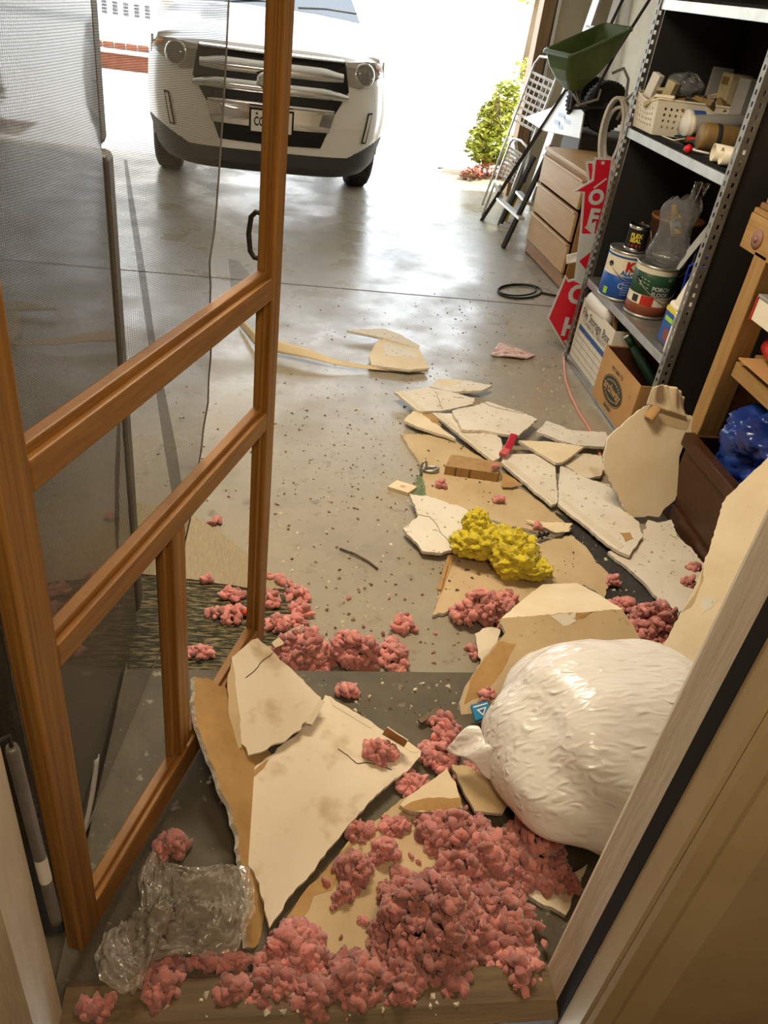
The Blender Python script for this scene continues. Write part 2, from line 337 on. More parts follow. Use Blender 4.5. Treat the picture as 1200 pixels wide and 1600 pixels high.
def rot(ax, a): return Matrix.Rotation(a, 3, ax)
RND = random.Random(7)

# ================================================================== STRUCTURE
LZ = .10                                     # top of the landing outside the door
def slab(name, x0, x1, y0, y1, z0, z1, m, **k):
    b = MB(); b.box(((x0+x1)/2, (y0+y1)/2, (z0+z1)/2), (x1-x0, y1-y0, z1-z0)); return struct(name, b, m, **k)
slab('floor', -3.2, 2.9, .7, 8.2, -.2, 0.0, 'concrete')
b = MB()                                      # saw-cut joint in the slab, a shallow strip of filler
b.box((-.2, 4.86, .0005), (6.0, .010, .002)); struct('trim_5', b, 'landing')
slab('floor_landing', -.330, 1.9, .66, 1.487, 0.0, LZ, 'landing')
slab('driveway', -14, 14, 8.2, 13.9, -.25, -.012, 'drive')
slab('ground', -60, 60, 13.9, 120, -.4, -.2, 'drive')
slab('wall_left', -3.35, -3.2, .55, 8.2, 0, 2.6, 'wall')
slab('wall_right', 2.9, 3.05, .55, 8.2, 0, 2.6, 'wall')
slab('wall_house_left', -3.2, -.345, .56, .70, 0, 2.6, 'wall')
slab('wall_house_right', .62, 2.9, .56, .70, 0, 2.6, 'wall')
slab('wall_house_header', -.345, .62, .56, .70, 2.12, 2.6, 'wall')
slab('wall_end_right', 2.34, 2.9, 8.06, 8.2, 0, 2.6, 'wall')
slab('wall_end_left', -3.2, -2.75, 8.06, 8.2, 0, 2.6, 'wall')
slab('wall_end_header', -2.75, 2.34, 8.06, 8.2, 2.3, 2.6, 'wall')
slab('ceiling', -3.35, 3.05, .55, 8.2, 2.6, 2.7, 'ceil')
b = MB(); b.box((2.30, 8.11, 1.15), (.07, .16, 2.3)); b.box((2.345, 8.03, 1.15), (.05, .03, 2.3)); struct('trim_1', b, 'browntrim')
b = MB(); b.box((2.40, 8.035, 1.15), (.03, .05, 2.3)); struct('trim_2', b, 'alu')   # door track
# indoor side: hall behind the camera
slab('floor_hall', -2.2, 2.2, -3.0, .56, -.05, LZ+.04, 'sill')
slab('wall_hall_left', -2.3, -2.2, -3.0, .56, 0, 2.5, 'casing')
slab('wall_hall_right', 2.2, 2.3, -3.0, .56, 0, 2.5, 'casing')
slab('wall_hall_back', -2.3, 2.3, -3.1, -3.0, 0, 2.5, 'casing')
slab('ceiling_hall', -2.3, 2.3, -3.1, .56, 2.5, 2.6, 'ceil')
slab('wall_hall_front_right', .668, 2.2, .545, .56, 0, 2.5, 'casing')
slab('wall_hall_front_left', -2.2, -.40, .545, .56, 0, 2.5, 'casing')
# door frame, right: painted stop, weather strip, reveal, casing
b = MB(); b.prism([(.57, .625, LZ), (.57, .682, LZ), (.583, .702, LZ), (.66, .702, LZ), (.66, .625, LZ)], (0, 0, 2.05)); struct('door_1', b, 'jamb')
b = MB(); b.box((.6185, .6115, 1.13), (.097, .027, 2.06)); struct('trim_3', b, 'black')
b = MB(); b.prism([(.572, .598, LZ), (.572, .556, LZ), (.60, .548, LZ), (.60, .598, LZ)], (0, 0, 2.06))
b.prism([(.578, .552, LZ), (.584, .545, LZ), (.612, .541, LZ), (.625, .545, LZ), (.650, .538, LZ), (.672, .532, LZ), (.672, .552, LZ)], (0, 0, 2.06)); struct('door_2', b, 'casing')
# door frame, left
b = MB(); b.prism([(-.30, .56, LZ-.02), (-.298, .652, LZ-.02), (-.309, .664, LZ-.02), (-.345, .664, LZ-.02), (-.345, .56, LZ-.02)], (0, 0, 2.1)); struct('door_3', b, 'jamb')
b = MB(); b.box((-.375, .551, 1.1), (.06, .016, 2.1)); struct('trim_4', b, 'casing')
# threshold
b = MB(); b.prism([(-.30, .60, LZ), (-.30, .60, LZ+.035), (-.30, .628, LZ+.05), (-.30, .69, LZ+.05), (-.30, .715, LZ+.02), (-.30, .715, LZ)], (.87, 0, 0)); struct('door_sill', b, 'sill')

# ================================================================== SCREEN DOOR
DA = radians(20.75); dd = Vector((sin(DA), cos(DA), 0)); dn = Vector((cos(DA), -sin(DA), 0)); DO = Vector((-.285, .75, 0)); DL, DT, DS = .86, .03, .058
door = thing('screen_door', 'wooden screen door standing open with torn grey mesh', 'door', (DO.x, DO.y, LZ))
def dp(u, z, w=0.0): p = DO+dd*u+dn*w; return (p.x, p.y, z)
RD = Matrix((dd, -dn, Vector((0, 0, 1)))).transposed()
def dbar(name, u0, u1, z0, z1, m, w0=-DT, w1=0.0):
    q = MB(); q.box(dp((u0+u1)/2, (z0+z1)/2, (w0+w1)/2), (u1-u0, w1-w0, z1-z0), RD, bev=.003)
    for (a, c) in ():  pass
    return q
zb, zt = .145, 2.06
q = dbar('s', 0, DS, zb, zt, 0); build('hinge_stile', q, 'doorwood', door, door.location)
q = dbar('s', DL-DS+.012, DL, zb, zt, 0); q2 = dbar('s', DL-DS, DL-DS+.014, zb+.05, zt-.05, 0, -DT, -.010); q.raw(q2.v, q2.f); build('latch_stile', q, 'doorwood', door, door.location)
for z0, z1 in ((.15, .235), (.812, .868), (1.102, 1.16), (1.98, 2.06)):
    q = dbar('r', DS, DL-DS+.012, z0, z1-.014, 0); q2 = dbar('r', DS, DL-DS, z1-.016, z1, 0, -DT, -.010); q.raw(q2.v, q2.f)
    build('rail', q, 'doorrail', door, door.location)
q = dbar('m', .385, .43, .235, .812, 0); q2 = dbar('m', .372, .386, .235, .812, 0, -DT, -.012); q.raw(q2.v, q2.f); build('muntin', q, 'doorwood', door, door.location)
# torn mesh: fixed along the hinge stile on the garage side, sagging free on the other
EDGE = [(2.0, .80), (1.7, .69), (1.6, .672), (1.5, .66), (1.38, .64), (1.30, .625), (1.24, .605), (1.18, .60), (1.1, .607), (1.0, .60), (.92, .58), (.83, .55), (.75, .52), (.65, .485), (.56, .45), (.48, .36), (.40, .25), (.33, .14), (.28, .06)]
ez = [e[0] for e in EDGE][::-1]; eu = [e[1] for e in EDGE][::-1]
def scr(a, c):
    z = .28+(2.0-.28)*c; um = float(np.interp(z, ez, eu))+.004*sin(z*60)*(z < 1.3)
    u = .03+(um-.03)*a
    sag = -.035-.02*sin(a*pi)*sin(z*2.2)-.02*a*(1.9-z)*.6-.012*sin(a*9+z*2)
    cre = .020*math.exp(-((u-(.40-.13*(1.2-z)))/.014)**2)*max(0, min(1, (1.45-z)*2))*max(0, min(1, (z-.6)*4))
    return dp(u, z, sag-cre)
q = MB(); q.grid(scr, 90, 110); so = build('screen_mesh', q, 'screen', door, door.location)
uvl = so.data.uv_layers.new(name='UVMap')
for lp in so.data.loops:
    v = so.data.vertices[lp.vertex_index].co; uvl.data[lp.index].uv = (v.dot(dd), v.z)
q = MB(); q.tube([scr(1, c/40) for c in range(0, 41)], .0016, 5); build('frayed_edge', q, 'upright', door, door.location)
q = MB()
def dpx(x, y, off): P = pplane(x, y, np.array([DO.x-dn.x*off, DO.y-dn.y*off, 0.0]), np.array([dn.x, dn.y, 0.0])); return P
def fl(a, c):
    L_ = (357+6*c, 404+74*c); R_ = (np.interp(c, [0, .35, .6, 1], [374, 393, 388, 366]), 408+70*c); return dpx(L_[0]+(R_[0]-L_[0])*a, L_[1]+(R_[1]-L_[1])*a, .055+.025*a)
q.grid(fl, 10, 12); o = build('torn_flap', q, 'screen', door, door.location); uv2 = o.data.uv_layers.new(name='UVMap')
for lp in o.data.loops: v = o.data.vertices[lp.vertex_index].co; uv2.data[lp.index].uv = (v.dot(dd), v.z)
FP = [(196, 250, 3), (207, 330, 6), (224, 440, 7), (238, 540, 7), (252, 620, 9), (266, 700, 12), (277, 770, 11), (286, 840, 5)]
def fold(a, c):
    kk = c*(len(FP)-1); i_ = min(int(kk), len(FP)-2); f_ = kk-i_; x, y, w_ = [FP[i_][n_]*(1-f_)+FP[i_+1][n_]*f_ for n_ in range(3)]; return dpx(x+w_*(a-.5)*1.6, y, .062+.018*sin(pi*a))
q = MB(); q.grid(fold, 8, 40); build('mesh_fold', q, mat('gathered_mesh', (.05, .045, .04), .7, alpha=.55), door, door.location)
q = MB(); q.grid(lambda a, c: dp(.165-.115*c+.016*a+.02*sin(c*pi), .46-.18*c-.02*c*c, -.05+.004*sin(a*3)), 4, 16); o = build('loose_spline', q, 'signgrey', door, door.location, solid=.002)
q = MB(); q.tube([dp(DL-DS+.012, 1.262, -.03), dp(DL-DS+.012, 1.262, -.040), dp(DL-DS+.012, 1.252, -.049), dp(DL-DS+.012, 1.22, -.053), dp(DL-DS+.012, 1.188, -.049), dp(DL-DS+.012, 1.178, -.040), dp(DL-DS+.012, 1.178, -.03)], .005, 8); build('pull_handle', q, 'steel_dark', door, door.location)

# hanging closer tube on the left jamb
tc0 = py_(18, 1166, .675); tc1 = py_(88, 1440, .675)
cl = thing('door_closer', 'grey tube shaped door closer hanging beside the left jamb', 'door closer', tc1)
q = MB(); q.tube([tc1, tc1*.96+tc0*.04, tc0*.98+tc1*.02, tc0], [.0075, .0085, .0085, .007], 16); build('tube', q, 'upright', cl, cl.location)
q = MB(); q.tube([tc1*.72+tc0*.28, tc1*.58+tc0*.42], 0.0089, 16, caps=False); build('paper_label', q, 'paper', cl, cl.location)
q = MB(); q.tube([tc0, tc0+np.array([0, 0, .02]), tc0+np.array([-.02, -.02, .024]), tc0+np.array([-.06, -.05, .02])], .003, 8); build('pin', q, 'steel_dark', cl, cl.location)

# ================================================================== REFRIGERATOR
FX = -.336
fr = thing('refrigerator', 'tall grey refrigerator with a pebbled side panel behind the screen mesh', 'refrigerator', (-.70, 1.35, .02))
q = MB(); q.box((FX-.36, 1.265, .92), (.72, .89, 1.70), bev=.012); build('body', q, 'fridge', fr, fr.location)
q = MB(); q.box((FX-.36, 1.715, .80), (.70, .010, 1.45)); build('gasket', q, 'black', fr, fr.location)
q = MB(); q.box((FX-.355, 1.757, .685), (.72, .075, 1.215), bev=.014); build('fridge_door', q, 'gasket', fr, fr.location)
q = MB(); q.box((FX-.365, 1.757, 1.54), (.72, .075, .475), bev=.014); build('freezer_door', q, 'gasket', fr, fr.location)
q = MB()
for x in (-.64, -.08):
    for y in (.88, 1.65): q.lathe([(0, 0), (.025, 0), (.02, .06), (0, .06)], (FX+x, y, LZ*0), n=12)
build('feet', q, 'black', fr, fr.location)

# ================================================================== CAR
CAR = thing('car', 'white car parked nose first at the open garage door', 'car', (-.055, 6.88, 0), radians(3.0))
PROF = [(.14, .19), (.05, .215), (.015, .27), (.005, .40), (-.01, .50), (-.015, .60), (.0, .70), (.015, .80), (.03, .90), (.055, .98), (.075, 1.03), (.105, 1.065), (.17, 1.095), (.30, 1.135), (.55, 1.20), (.90, 1.255), (1.28, 1.30)]
pz_ = [p[1] for p in PROF]
def car_w(z): return float(np.interp(z, [.19, .30, .5, .7, .9, 1.05, 1.13, 1.30], [.82, .90, .955, .965, .955, .93, .88, .83]))
def car_s(x, z, off=0.0):
    """front skin: y at (x, z)"""
    y = float(np.interp(z, pz_[:13], [p[0] for p in PROF[:13]])); u = abs(x)/.965
    return (x, y+.06*u**2+.36*u**6-off, z)
def car_row(t):
    k = t*(len(PROF)-1); i = min(int(k), len(PROF)-2); f = k-i
    return [PROF[i][j]*(1-f)+PROF[i+1][j]*f for j in (0, 1)]
def car_g(a, c):
    y, z = car_row(c); x = (2*a-1); x = math.copysign(abs(x)**.85, x); w_ = car_w(z); u = abs(x)
    bow = .06*u**2+.36*u**6
    fade = 1.0 if z < 1.06 else max(0.0, 1-(z-1.06)/.09)*.8+.2*(1.30-z)/.24
    crown = 0.0 if z < 1.0 else .07*u**4*min(1, (z-1.0)/.1)
    return (x*w_, y+bow*fade, z-crown)
def car_m(a, c):
    p = car_g(a, c); return 1 if p[2] < .37+.45*max(0, abs(p[0])-.62) else 0
q = MB(); q.grid(car_g, 190, 240, mfn=car_m)
for s in (-1, 1):                              # flanks with the wheel arch, cabin sides
    ol = [(s*.955, .42, .30)]
    ol = [(.42, .36), (.40, .62), (.42, .95), (.47, 1.06), (1.12, 1.21), (1.35, 1.28), (4.5, 1.15), (4.65, .9), (4.6, .4), (4.2, .35)]
    for t in range(0, 11): ang = pi*t/10; ol.append((3.75+.40*cos(ang), .36+.40*sin(ang)))
    ol += [(3.3, .3), (1.4, .3)]
    for t in range(0, 11): ang = pi*t/10; ol.append((.93+.40*cos(ang), .36+.40*sin(ang)))
    q.prism([(s*.93, y, z) for y, z in ol], (-s*.02, 0, 0), m=0)
q.grid(lambda a, c: ((2*a-1)*.66, 1.78+1.9*c, 1.66+.05*sin(pi*(.3+.5*c))), 12, 12)
q.grid(lambda a, c: ((2*a-1)*(.70+.2*c), 3.68+.95*c, 1.66-.75*c), 12, 8)
build('body', q, ['carpaint', 'cladding'], CAR, tri=True)
q = MB(); q.grid(lambda a, c: ((2*a-1)*(.82-.16*c), 1.27+.57*c+.10*(2*a-1)**2*(1-c), 1.298+.37*c-.03*(2*a-1)**2), 14, 10); build('windscreen', q, 'glass', CAR)
q = MB()
for s in (-1, 1): q.grid(lambda a, c: (s*(.92-.26*c), 1.25+.65*c*(1-a)+2.9*a-.15*a*c, 1.24+.42*c), 8, 4)
build('side_glass', q, 'glass', CAR)
for s in (-1, .25):
    q = MB(); q.tube([(s*.62+.1, 1.29, 1.325), (s*.62+.35, 1.32, 1.345), (s*.62+.62, 1.34, 1.34)], .009, 6); build('wiper', q, 'cladding', CAR)
def patch(q, poly, off, m=0, th=.012, nseg=8):
    """outline in (x, z) laid on the front skin"""
    P = []
    for i in range(len(poly)):
        a = poly[i]; c = poly[(i+1) % len(poly)]
        for k in range(nseg): t = k/nseg; P.append((a[0]+(c[0]-a[0])*t, a[1]+(c[1]-a[1])*t))
    ct = (sum(p[0] for p in P)/len(P), sum(p[1] for p in P)/len(P)); n = len(P); i0 = len(q.v); rings = 5
    for r in range(rings):
        s = 1-r/rings
        for x, z in P: q.v.append(car_s(ct[0]+(x-ct[0])*s, ct[1]+(z-ct[1])*s, off))
    q.v.append(car_s(ct[0], ct[1], off)); 
    for x, z in P: p = car_s(x, z, off-th); q.v.append(p)
    for r in range(rings-1):
        for j in range(n): q.f.append((i0+r*n+j, i0+r*n+(j+1) % n, i0+(r+1)*n+(j+1) % n, i0+(r+1)*n+j)); q.m.append(m); q.sm.append(False)
    for j in range(n):
        q.f.append((i0+(rings-1)*n+j, i0+(rings-1)*n+(j+1) % n, i0+rings*n)); q.m.append(m); q.sm.append(False)
        q.f.append((i0+j, i0+rings*n+1+j, i0+rings*n+1+(j+1) % n, i0+(j+1) % n)); q.m.append(m); q.sm.append(False)
def strip(q, x0, x1, za, zb, off, m=0, th=.03, n=24, ends=0.0):
    """horizontal bar wrapped round the front skin, its ends drawn down to a taper"""
    def fn(a, c):
        x = x0+(x1-x0)*a; e = max(0.0, (abs(2*a-1)-.72)/.28)
        zc = (za+zb)/2; hz = (zb-za)/2*(1-ends*e); k = 2*c-1; bulge = th*(1-k*k*.8)
        p = car_s(x, zc-ends*.03*e+hz*k, off+bulge); return p
    q.grid(fn, n, 6, m)
q = MB(); patch(q, [(-.56, 1.06), (-.3, 1.065), (0, 1.07), (.3, 1.065), (.56, 1.06), (.60, .86), (.50, .70), (.40, .44), (0, .43), (-.40, .44), (-.50, .70), (-.60, .86)], .012); build('grille_recess', q, 'grilleblack', CAR)
for (w_, za, zb_, e) in ((.55, 1.045, 1.072, 0), (.55, .915, 1.005, .35), (.60, .79, .868, .45), (.49, .70, .735, .1)):
    q = MB(); strip(q, -w_, w_, za, zb_, .014, ends=e); build('grille_bar', q, 'chrome', CAR)
q = MB(); patch(q, [(-.50, .70), (0, .705), (.50, .70), (.455, .56), (0, .555), (-.455, .56)], .022); build('bumper_chrome', q, 'chrome', CAR)
q = MB(); e0 = car_s(0, .885, .06)
q.lathe([(0, .018), (.10, .014), (.125, .0), (.125, -.02)], e0, (0, -1, 0), 32); 
q.v = [(p[0]*1.0, p[1], .885+(p[2]-.885)*.55) for p in q.v]; em = build('emblem', q, 'chrome', CAR)
q = MB(); q.lathe([(0, .0205), (.098, .0165)], e0, (0, -1, 0), 32); q.v = [(p[0], p[1], .885+(p[2]-.885)*.5) for p in q.v]; build('emblem_face', q, 'signgrey', em)
q = MB(); y0 = car_s(0, .6)[1]-.055; q.box((0, y0+.006, .605), (.345, .012, .18), bev=.004); pf = build('plate_frame', q, 'grilleblack', CAR)
q = MB(); q.box((0, y0-.001, .605), (.315, .006, .150), bev=.002); pl = build('number_plate', q, 'white', pf)
q = MB(); letters(q, 'CC', .088, lambda a, c: (-.098+a*.62, y0-.006, .600+c), bold=.002); letters(q, '•', .05, lambda a, c: (-.068+a, y0-.006, .662+c))
st = []
for k in range(10): rr = .015 if k % 2 == 0 else .006; st.append((-.115+rr*sin(pi*k/5), y0-.006, .657+rr*cos(pi*k/5)))
q.quadpts(st); build('plate_characters', q, 'grilleblack', pl, tri=True)
for s in (-1, 1):
    HL = [(.565, 1.055), (.75, 1.07), (.86, 1.06), (.915, .985), (.80, .93), (.69, .885), (.60, .90), (.57, .95)]
    q = MB(); patch(q, [(s*x, z) for x, z in HL], .010, nseg=6); hl = build('headlamp', q, 'lamp_glass', CAR)
    c0 = car_s(s*.72, .98, .012); nrm = Vector((s*.28, -1, .12)).normalized()
    q = MB(); q.lathe([(.085, 0), (.087, .014), (.072, .02), (.068, .012)], c0, nrm, 28); build('projector_ring', q, 'chrome', hl)
    q = MB(); q.lathe([(.068, .008), (.055, .020), (.02, .028), (0, .03)], c0, nrm, 24); build('projector_lens', q, mat('projector_glass', (.25, .24, .23), .1, spec=.9), hl)
    q = MB(); patch(q, [(s*.82, 1.055), (s*.885, 1.045), (s*.90, 1.0), (s*.83, 1.02)], .016, nseg=4); build('turn_signal', q, 'amber', hl)
    q = MB(); patch(q, [(s*.785, .715), (s*.825, .715), (s*.785, .49), (s*.742, .49)], .012, nseg=5); df = build('running_light_frame', q, 'grilleblack', CAR)
    q = MB(); patch(q, [(s*.792, .702), (s*.815, .702), (s*.777, .503), (s*.755, .503)], .018, nseg=5); build('running_light', q, 'ivory', df)
    for yw in (.93, 3.75):
        q = MB(); q.lathe([(.22, .0), (.30, .0), (.345, .02), (.362, .05), (.362, .19), (.345, .22), (.30, .235), (.22, .235)], (s*.955, yw, .362), (-s, 0, 0), 48)
        for k in range(60):
            a = 2*pi*k/60; q.box((s*(.955-.12), yw+.363*cos(a), .362+.363*sin(a)), (.15, .010, .014), rot('X', a+pi/2))
        wh = build('wheel', q, 'tyre', CAR)
        q = MB(); q.lathe([(0, .03), (.06, .02), (.20, .05), (.225, .02), (.225, .0)], (s*.955, yw, .362), (-s, 0, 0), 32); build('hub_cap', q, 'alu', wh)

# ================================================================== OUTDOORS
nh = thing('neighbour_house', 'white house with brick base seen past the parked car', 'house', (-4.5, 14.2, -.2))
q = MB(); q.box((-4.5, 16.2, 1.6), (7.4, 4, 2.9)); build('wall', q, 'housewhite', nh, nh.location)
q = MB(); q.box((-4.5, 14.17, -.0), (7.4, .1, .4)); 
build('brick_base', q, 'brick', nh, nh.location)
q = MB(); q.box((-4.5, 14.12, .215), (7.4, .14, .05)); build('band', q, 'housewhite', nh, nh.location)
for k in range(12):
    q = MB(); q.box((-1.05-.17*k-.35, 14.15, .285), (.145, .04, .075)); build('brick_course', q, 'brick', nh, nh.location)
for k in range(5):
    xx = -2.62+.155*k
    q = MB()
    for i in range(3):
        for j in range(4): q.box((xx+(i-1)*.026, 14.19, .70+j*.045), (.017, .03, .030))
    build('vent_grille', q, 'inkgrey', nh, nh.location)
q = MB(); q.prism([(-8.4, 13.9, 3.05), (-.6, 13.9, 3.05), (-.6, 18.4, 3.05), (-8.4, 18.4, 3.05)], (0, 0, .15)); q.prism([(-8.4, 13.9, 3.2), (-8.4, 18.4, 3.2), (-8.4, 16.2, 4.3)], (7.8, 0, 0)); build('roof', q, 'signgrey', nh, nh.location)

def leaves(q, c, rad, n, size, rnd, m=0, squash=1.0):
    for _ in range(n):
        while True:
            p = Vector((rnd.uniform(-1, 1), rnd.uniform(-1, 1), rnd.uniform(-1, 1)))
            if .25 < p.length < 1: break
        p = Vector((c[0]+p.x*rad[0], c[1]+p.y*rad[1], c[2]+p.z*rad[2])); s = size*rnd.uniform(.6, 1.3)
        R = rot('Z', rnd.uniform(0, 2*pi)) @ rot('X', rnd.uniform(-1.1, 1.1)) @ rot('Y', rnd.uniform(-.8, .8))
        q.raw([tuple(p+R @ Vector(v)) for v in ((-s, 0, 0), (-.2*s, .42*s, .1*s), (s, 0, -.1*s), (-.2*s, -.42*s, .1*s))], [(0, 1, 2, 3)], m)
rb = random.Random(3)
bu = thing('garden_bush', 'yellow green leafy bush growing outside the right garage jamb', 'bush', (2.45, 9.0, -.02))
q = MB()
for k in range(9):
    a = rb.uniform(0, 6.28); q.tube([(2.45, 9.0, -.05), (2.45+.15*cos(a), 9.0+.1*sin(a), .35), (2.4+.3*cos(a), 9.0+.2*sin(a), .7+rb.uniform(0, .2))], [.012, .009, .004], 6)
build('stems', q, 'stem', bu, bu.location)
q = MB()
for c, r_, n in (((2.24, 8.95, .30), (.27, .2, .22), 1200), ((2.26, 9.0, .55), (.19, .15, .2), 650), ((2.36, 9.05, .75), (.16, .15, .18), 380), ((2.55, 9.1, 1.0), (.16, .15, .16), 110)): leaves(q, c, r_, n, .04, rb)
fo = build('foliage', q, 'leaf', bu, bu.location); 
gc = thing('ground_cover_plant', 'low reddish plant at the foot of the bush outside', 'plant', (2.3, 8.75, -.02))
q = MB()
for c, r_, n in (((2.22, 8.72, .06), (.2, .12, .10), 260), ((2.02, 8.62, .05), (.13, .10, .08), 140), ((2.45, 8.7, .10), (.15, .1, .13), 160)): leaves(q, c, r_, n, .03, rb)
build('foliage', q, 'leafred', gc, gc.location)
q = MB()
for k in range(6): q.tube([(2.2+.05*k-.1, 8.7, -.03), (2.1+.1*k-.1, 8.68, .1)], .005, 5)
build('stems', q, 'stem', gc, gc.location)
q = MB(); q.grid(lambda a, c: (1.75+1.2*a, 8.42+.75*c, -.012+.05*sin(pi*a)*sin(pi*c)+.0*a), 10, 8); struct('soil_bed_ground', q, 'soil')
tr = thing('distant_tree', 'green tree far away beyond the driveway, at the top edge', 'tree', (6.9, 25, -.2))
q = MB(); q.tube([(6.9, 25, -.2), (6.9, 25, 2.2)], [.16, .10], 10); build('trunk', q, 'stem', tr, tr.location)
q = MB(); leaves(q, (6.6, 25, 3.1), (2.2, 1.2, 1.65), 1500, .16, rb); build('foliage', q, 'leaf', tr, tr.location)

# ================================================================== BACK RIGHT CORNER
# dresser, turned two degrees
ds = thing('dresser', 'light oak dresser with three wide drawers standing along the right wall', 'dresser', (1.955, 5.63, 0), radians(2.0))
DWd, DD, DH = .92, .46, .77             # width along its front, depth, height; local front is x = 0, width along y
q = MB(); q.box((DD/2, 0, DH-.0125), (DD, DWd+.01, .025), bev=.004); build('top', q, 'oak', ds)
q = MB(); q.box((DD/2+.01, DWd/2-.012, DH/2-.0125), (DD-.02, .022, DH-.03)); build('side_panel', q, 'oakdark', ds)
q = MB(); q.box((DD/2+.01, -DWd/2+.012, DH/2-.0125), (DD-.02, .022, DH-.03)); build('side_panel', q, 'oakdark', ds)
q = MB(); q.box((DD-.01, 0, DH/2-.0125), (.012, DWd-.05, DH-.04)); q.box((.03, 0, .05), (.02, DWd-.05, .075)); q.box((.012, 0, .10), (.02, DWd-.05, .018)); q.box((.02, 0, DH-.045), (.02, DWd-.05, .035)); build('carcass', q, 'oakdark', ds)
for z0, z1 in ((.115, .315), (.33, .525), (.54, .722)):
    q = MB(); q.box((.004, 0, (z0+z1)/2-.006), (.022, DWd-.075, z1-z0-.012), bev=.006); dr = build('drawer', q, 'oak', ds)
    q = MB(); q.box((-.006, 0, z1-.008), (.03, DWd-.07, .014), bev=.004); build('finger_pull', q, 'oak', dr)
# black crates behind, carrying the spreader
cr = thing('plastic_crate', 'black plastic crate standing behind the dresser under the spreader wheels', 'crate', (2.50, 6.44, 0))
q = MB(); q.box((2.50, 6.44, .43), (.52, .44, .86), bev=.02); build('body', q, 'steel_dark', cr, cr.location)
for z in (.28, .57):
    q = MB(); q.box((2.50, 6.44, z), (.55, .47, .03), bev=.005); build('rim', q, 'black', cr, cr.location)
# broadcast spreader: hopper, wheels, frame, handle
sp = thing('seed_spreader', 'green hopper seed spreader with two black wheels standing on the crate', 'spreader', (2.25, 6.3, .86))
hub = Vector(py_(948, 168, 6.2)); ax = Vector((.10, -.99, 0)).normalized()
for k, (off, r_) in enumerate(((-.02, .165), (-.27, .165))):
    c = hub + Vector((-.035, .0, .0))*k - ax*(.22*k)
    q = MB(); q.lathe([(0, .0), (.05, -.005), (.12, .012), (.135, -.012), (r_-.006, -.014), (r_, .0), (r_, .055), (r_-.006, .068), (.135, .066), (0, .05)], c, -ax, 40)
    xx = ax.orthogonal().normalized(); yy = ax.cross(xx)
    for j in range(36):
        t = 2*pi*j/36; q.box(c-ax*.027+(xx*cos(t)+yy*sin(t))*r_, (.014, .014, .06), Matrix((xx*cos(t)+yy*sin(t), xx*-sin(t)+yy*cos(t), ax)).transposed())
    w_ = build('wheel', q, 'black', sp, sp.location)
    q = MB(); q.lathe([(0, .012), (.03, .010), (.035, -.002)], c, ax, 20); build('hub', q, 'steel_dark', w_, w_.parent.location)
    for j in range(6):
        pass
# hopper: local frame u (lengthwise to the right), v (away), z
hc = np.array([1.885, 5.94, .985]); hu = np.array([.93, .36, 0]); hv = np.array([-.36, .93, 0])
def hp(u, v, z): return hc+hu*u+hv*v+np.array([0, 0, z])
def ring(uc, zc, lu, lv, z, r_, n=10, tilt=0.0):
    P = []
    for k, (sx, sy) in enumerate(((1, 1), (-1, 1), (-1, -1), (1, -1))):
        for j in range(n+1):
            t = pi/2*(k+j/n); P.append(hp(uc+sx*(lu-r_)+r_*cos(t), sy*(lv-r_)+r_*sin(t), z+tilt*(sx*(lu-r_)+r_*cos(t))))
    return P
rings = [ring(.17, 0, .235, .155, .485, .03, tilt=.42), ring(.17, 0, .230, .150, .475, .03, tilt=.42), ring(.16, 0, .19, .125, .35, .04, tilt=.32), ring(.14, 0, .12, .10, .25, .05, tilt=.2), ring(.13, 0, .045, .04, .17, .03)]
inn = [ring(.17, 0, .222, .142, .485, .03, tilt=.42), ring(.16, 0, .183, .118, .35, .04, tilt=.32), ring(.14, 0, .113, .093, .255, .05, tilt=.2), ring(.13, 0, .04, .035, .18, .03)]
def loft(q, R, m=0, capend=True):
    n = len(R[0]); i0 = len(q.v)
    for r in R: q.v += [tuple(p) for p in r]
    for i in range(len(R)-1):
        for j in range(n): q.f.append((i0+i*n+j, i0+i*n+(j+1) % n, i0+(i+1)*n+(j+1) % n, i0+(i+1)*n+j)); q.m.append(m); q.sm.append(False)
    if capend: q.f.append(tuple(i0+(len(R)-1)*n+j for j in range(n))); q.m.append(m); q.sm.append(False)
q = MB(); loft(q, rings); loft(q, inn); loft(q, [rings[0], inn[0]], capend=False); build('hopper', q, 'green', sp, sp.location)
q = MB(); loft(q, [ring(.17, 0, .244, .165, .482, .035, tilt=.42), ring(.17, 0, .244, .165, .466, .035, tilt=.42)], capend=False); loft(q, [ring(.17, 0, .232, .152, .487, .03, tilt=.42), ring(.17, 0, .244, .165, .482, .035, tilt=.42)], capend=False); loft(q, [ring(.17, 0, .23, .15, .466, .03, tilt=.42), ring(.17, 0, .244, .165, .466, .035, tilt=.42)], capend=False)
build('hopper_rim', q, 'green', sp, sp.location)
q = MB(); q.tube([hp(.13, -.02, .18), hp(.15, -.01, .06), hub+ax*.0-Vector((0, 0, 0))], .011, 8); q.tube([hp(.15, 0, .20), hp(.26, .03, .10), hub-ax*.12], .011, 8); q.tube([hub+ax*.02, hub-ax*.33], .010, 8); build('frame', q, 'steel_dark', sp, sp.location)
q = MB()
for s in (-1, 1): q.tube([hp(.26, s*.06, .10), hp(.36, s*.09, .42), hp(.52, s*.13, .78), hp(.62, s*.14, 1.02)], .011, 8)
q.tube([hp(.62, -.14, 1.02), hp(.63, 0, 1.05), hp(.62, .14, 1.02)], .013, 8); build('handle', q, 'steel_dark', sp, sp.location)
q = MB(); q.tube([hp(.05, -.12, .16), hp(.12, -.13, .10), hp(.28, -.12, .14), hp(.30, -.1, .20)], .008, 8); build('agitator_bar', q, 'greytube', sp, sp.location)
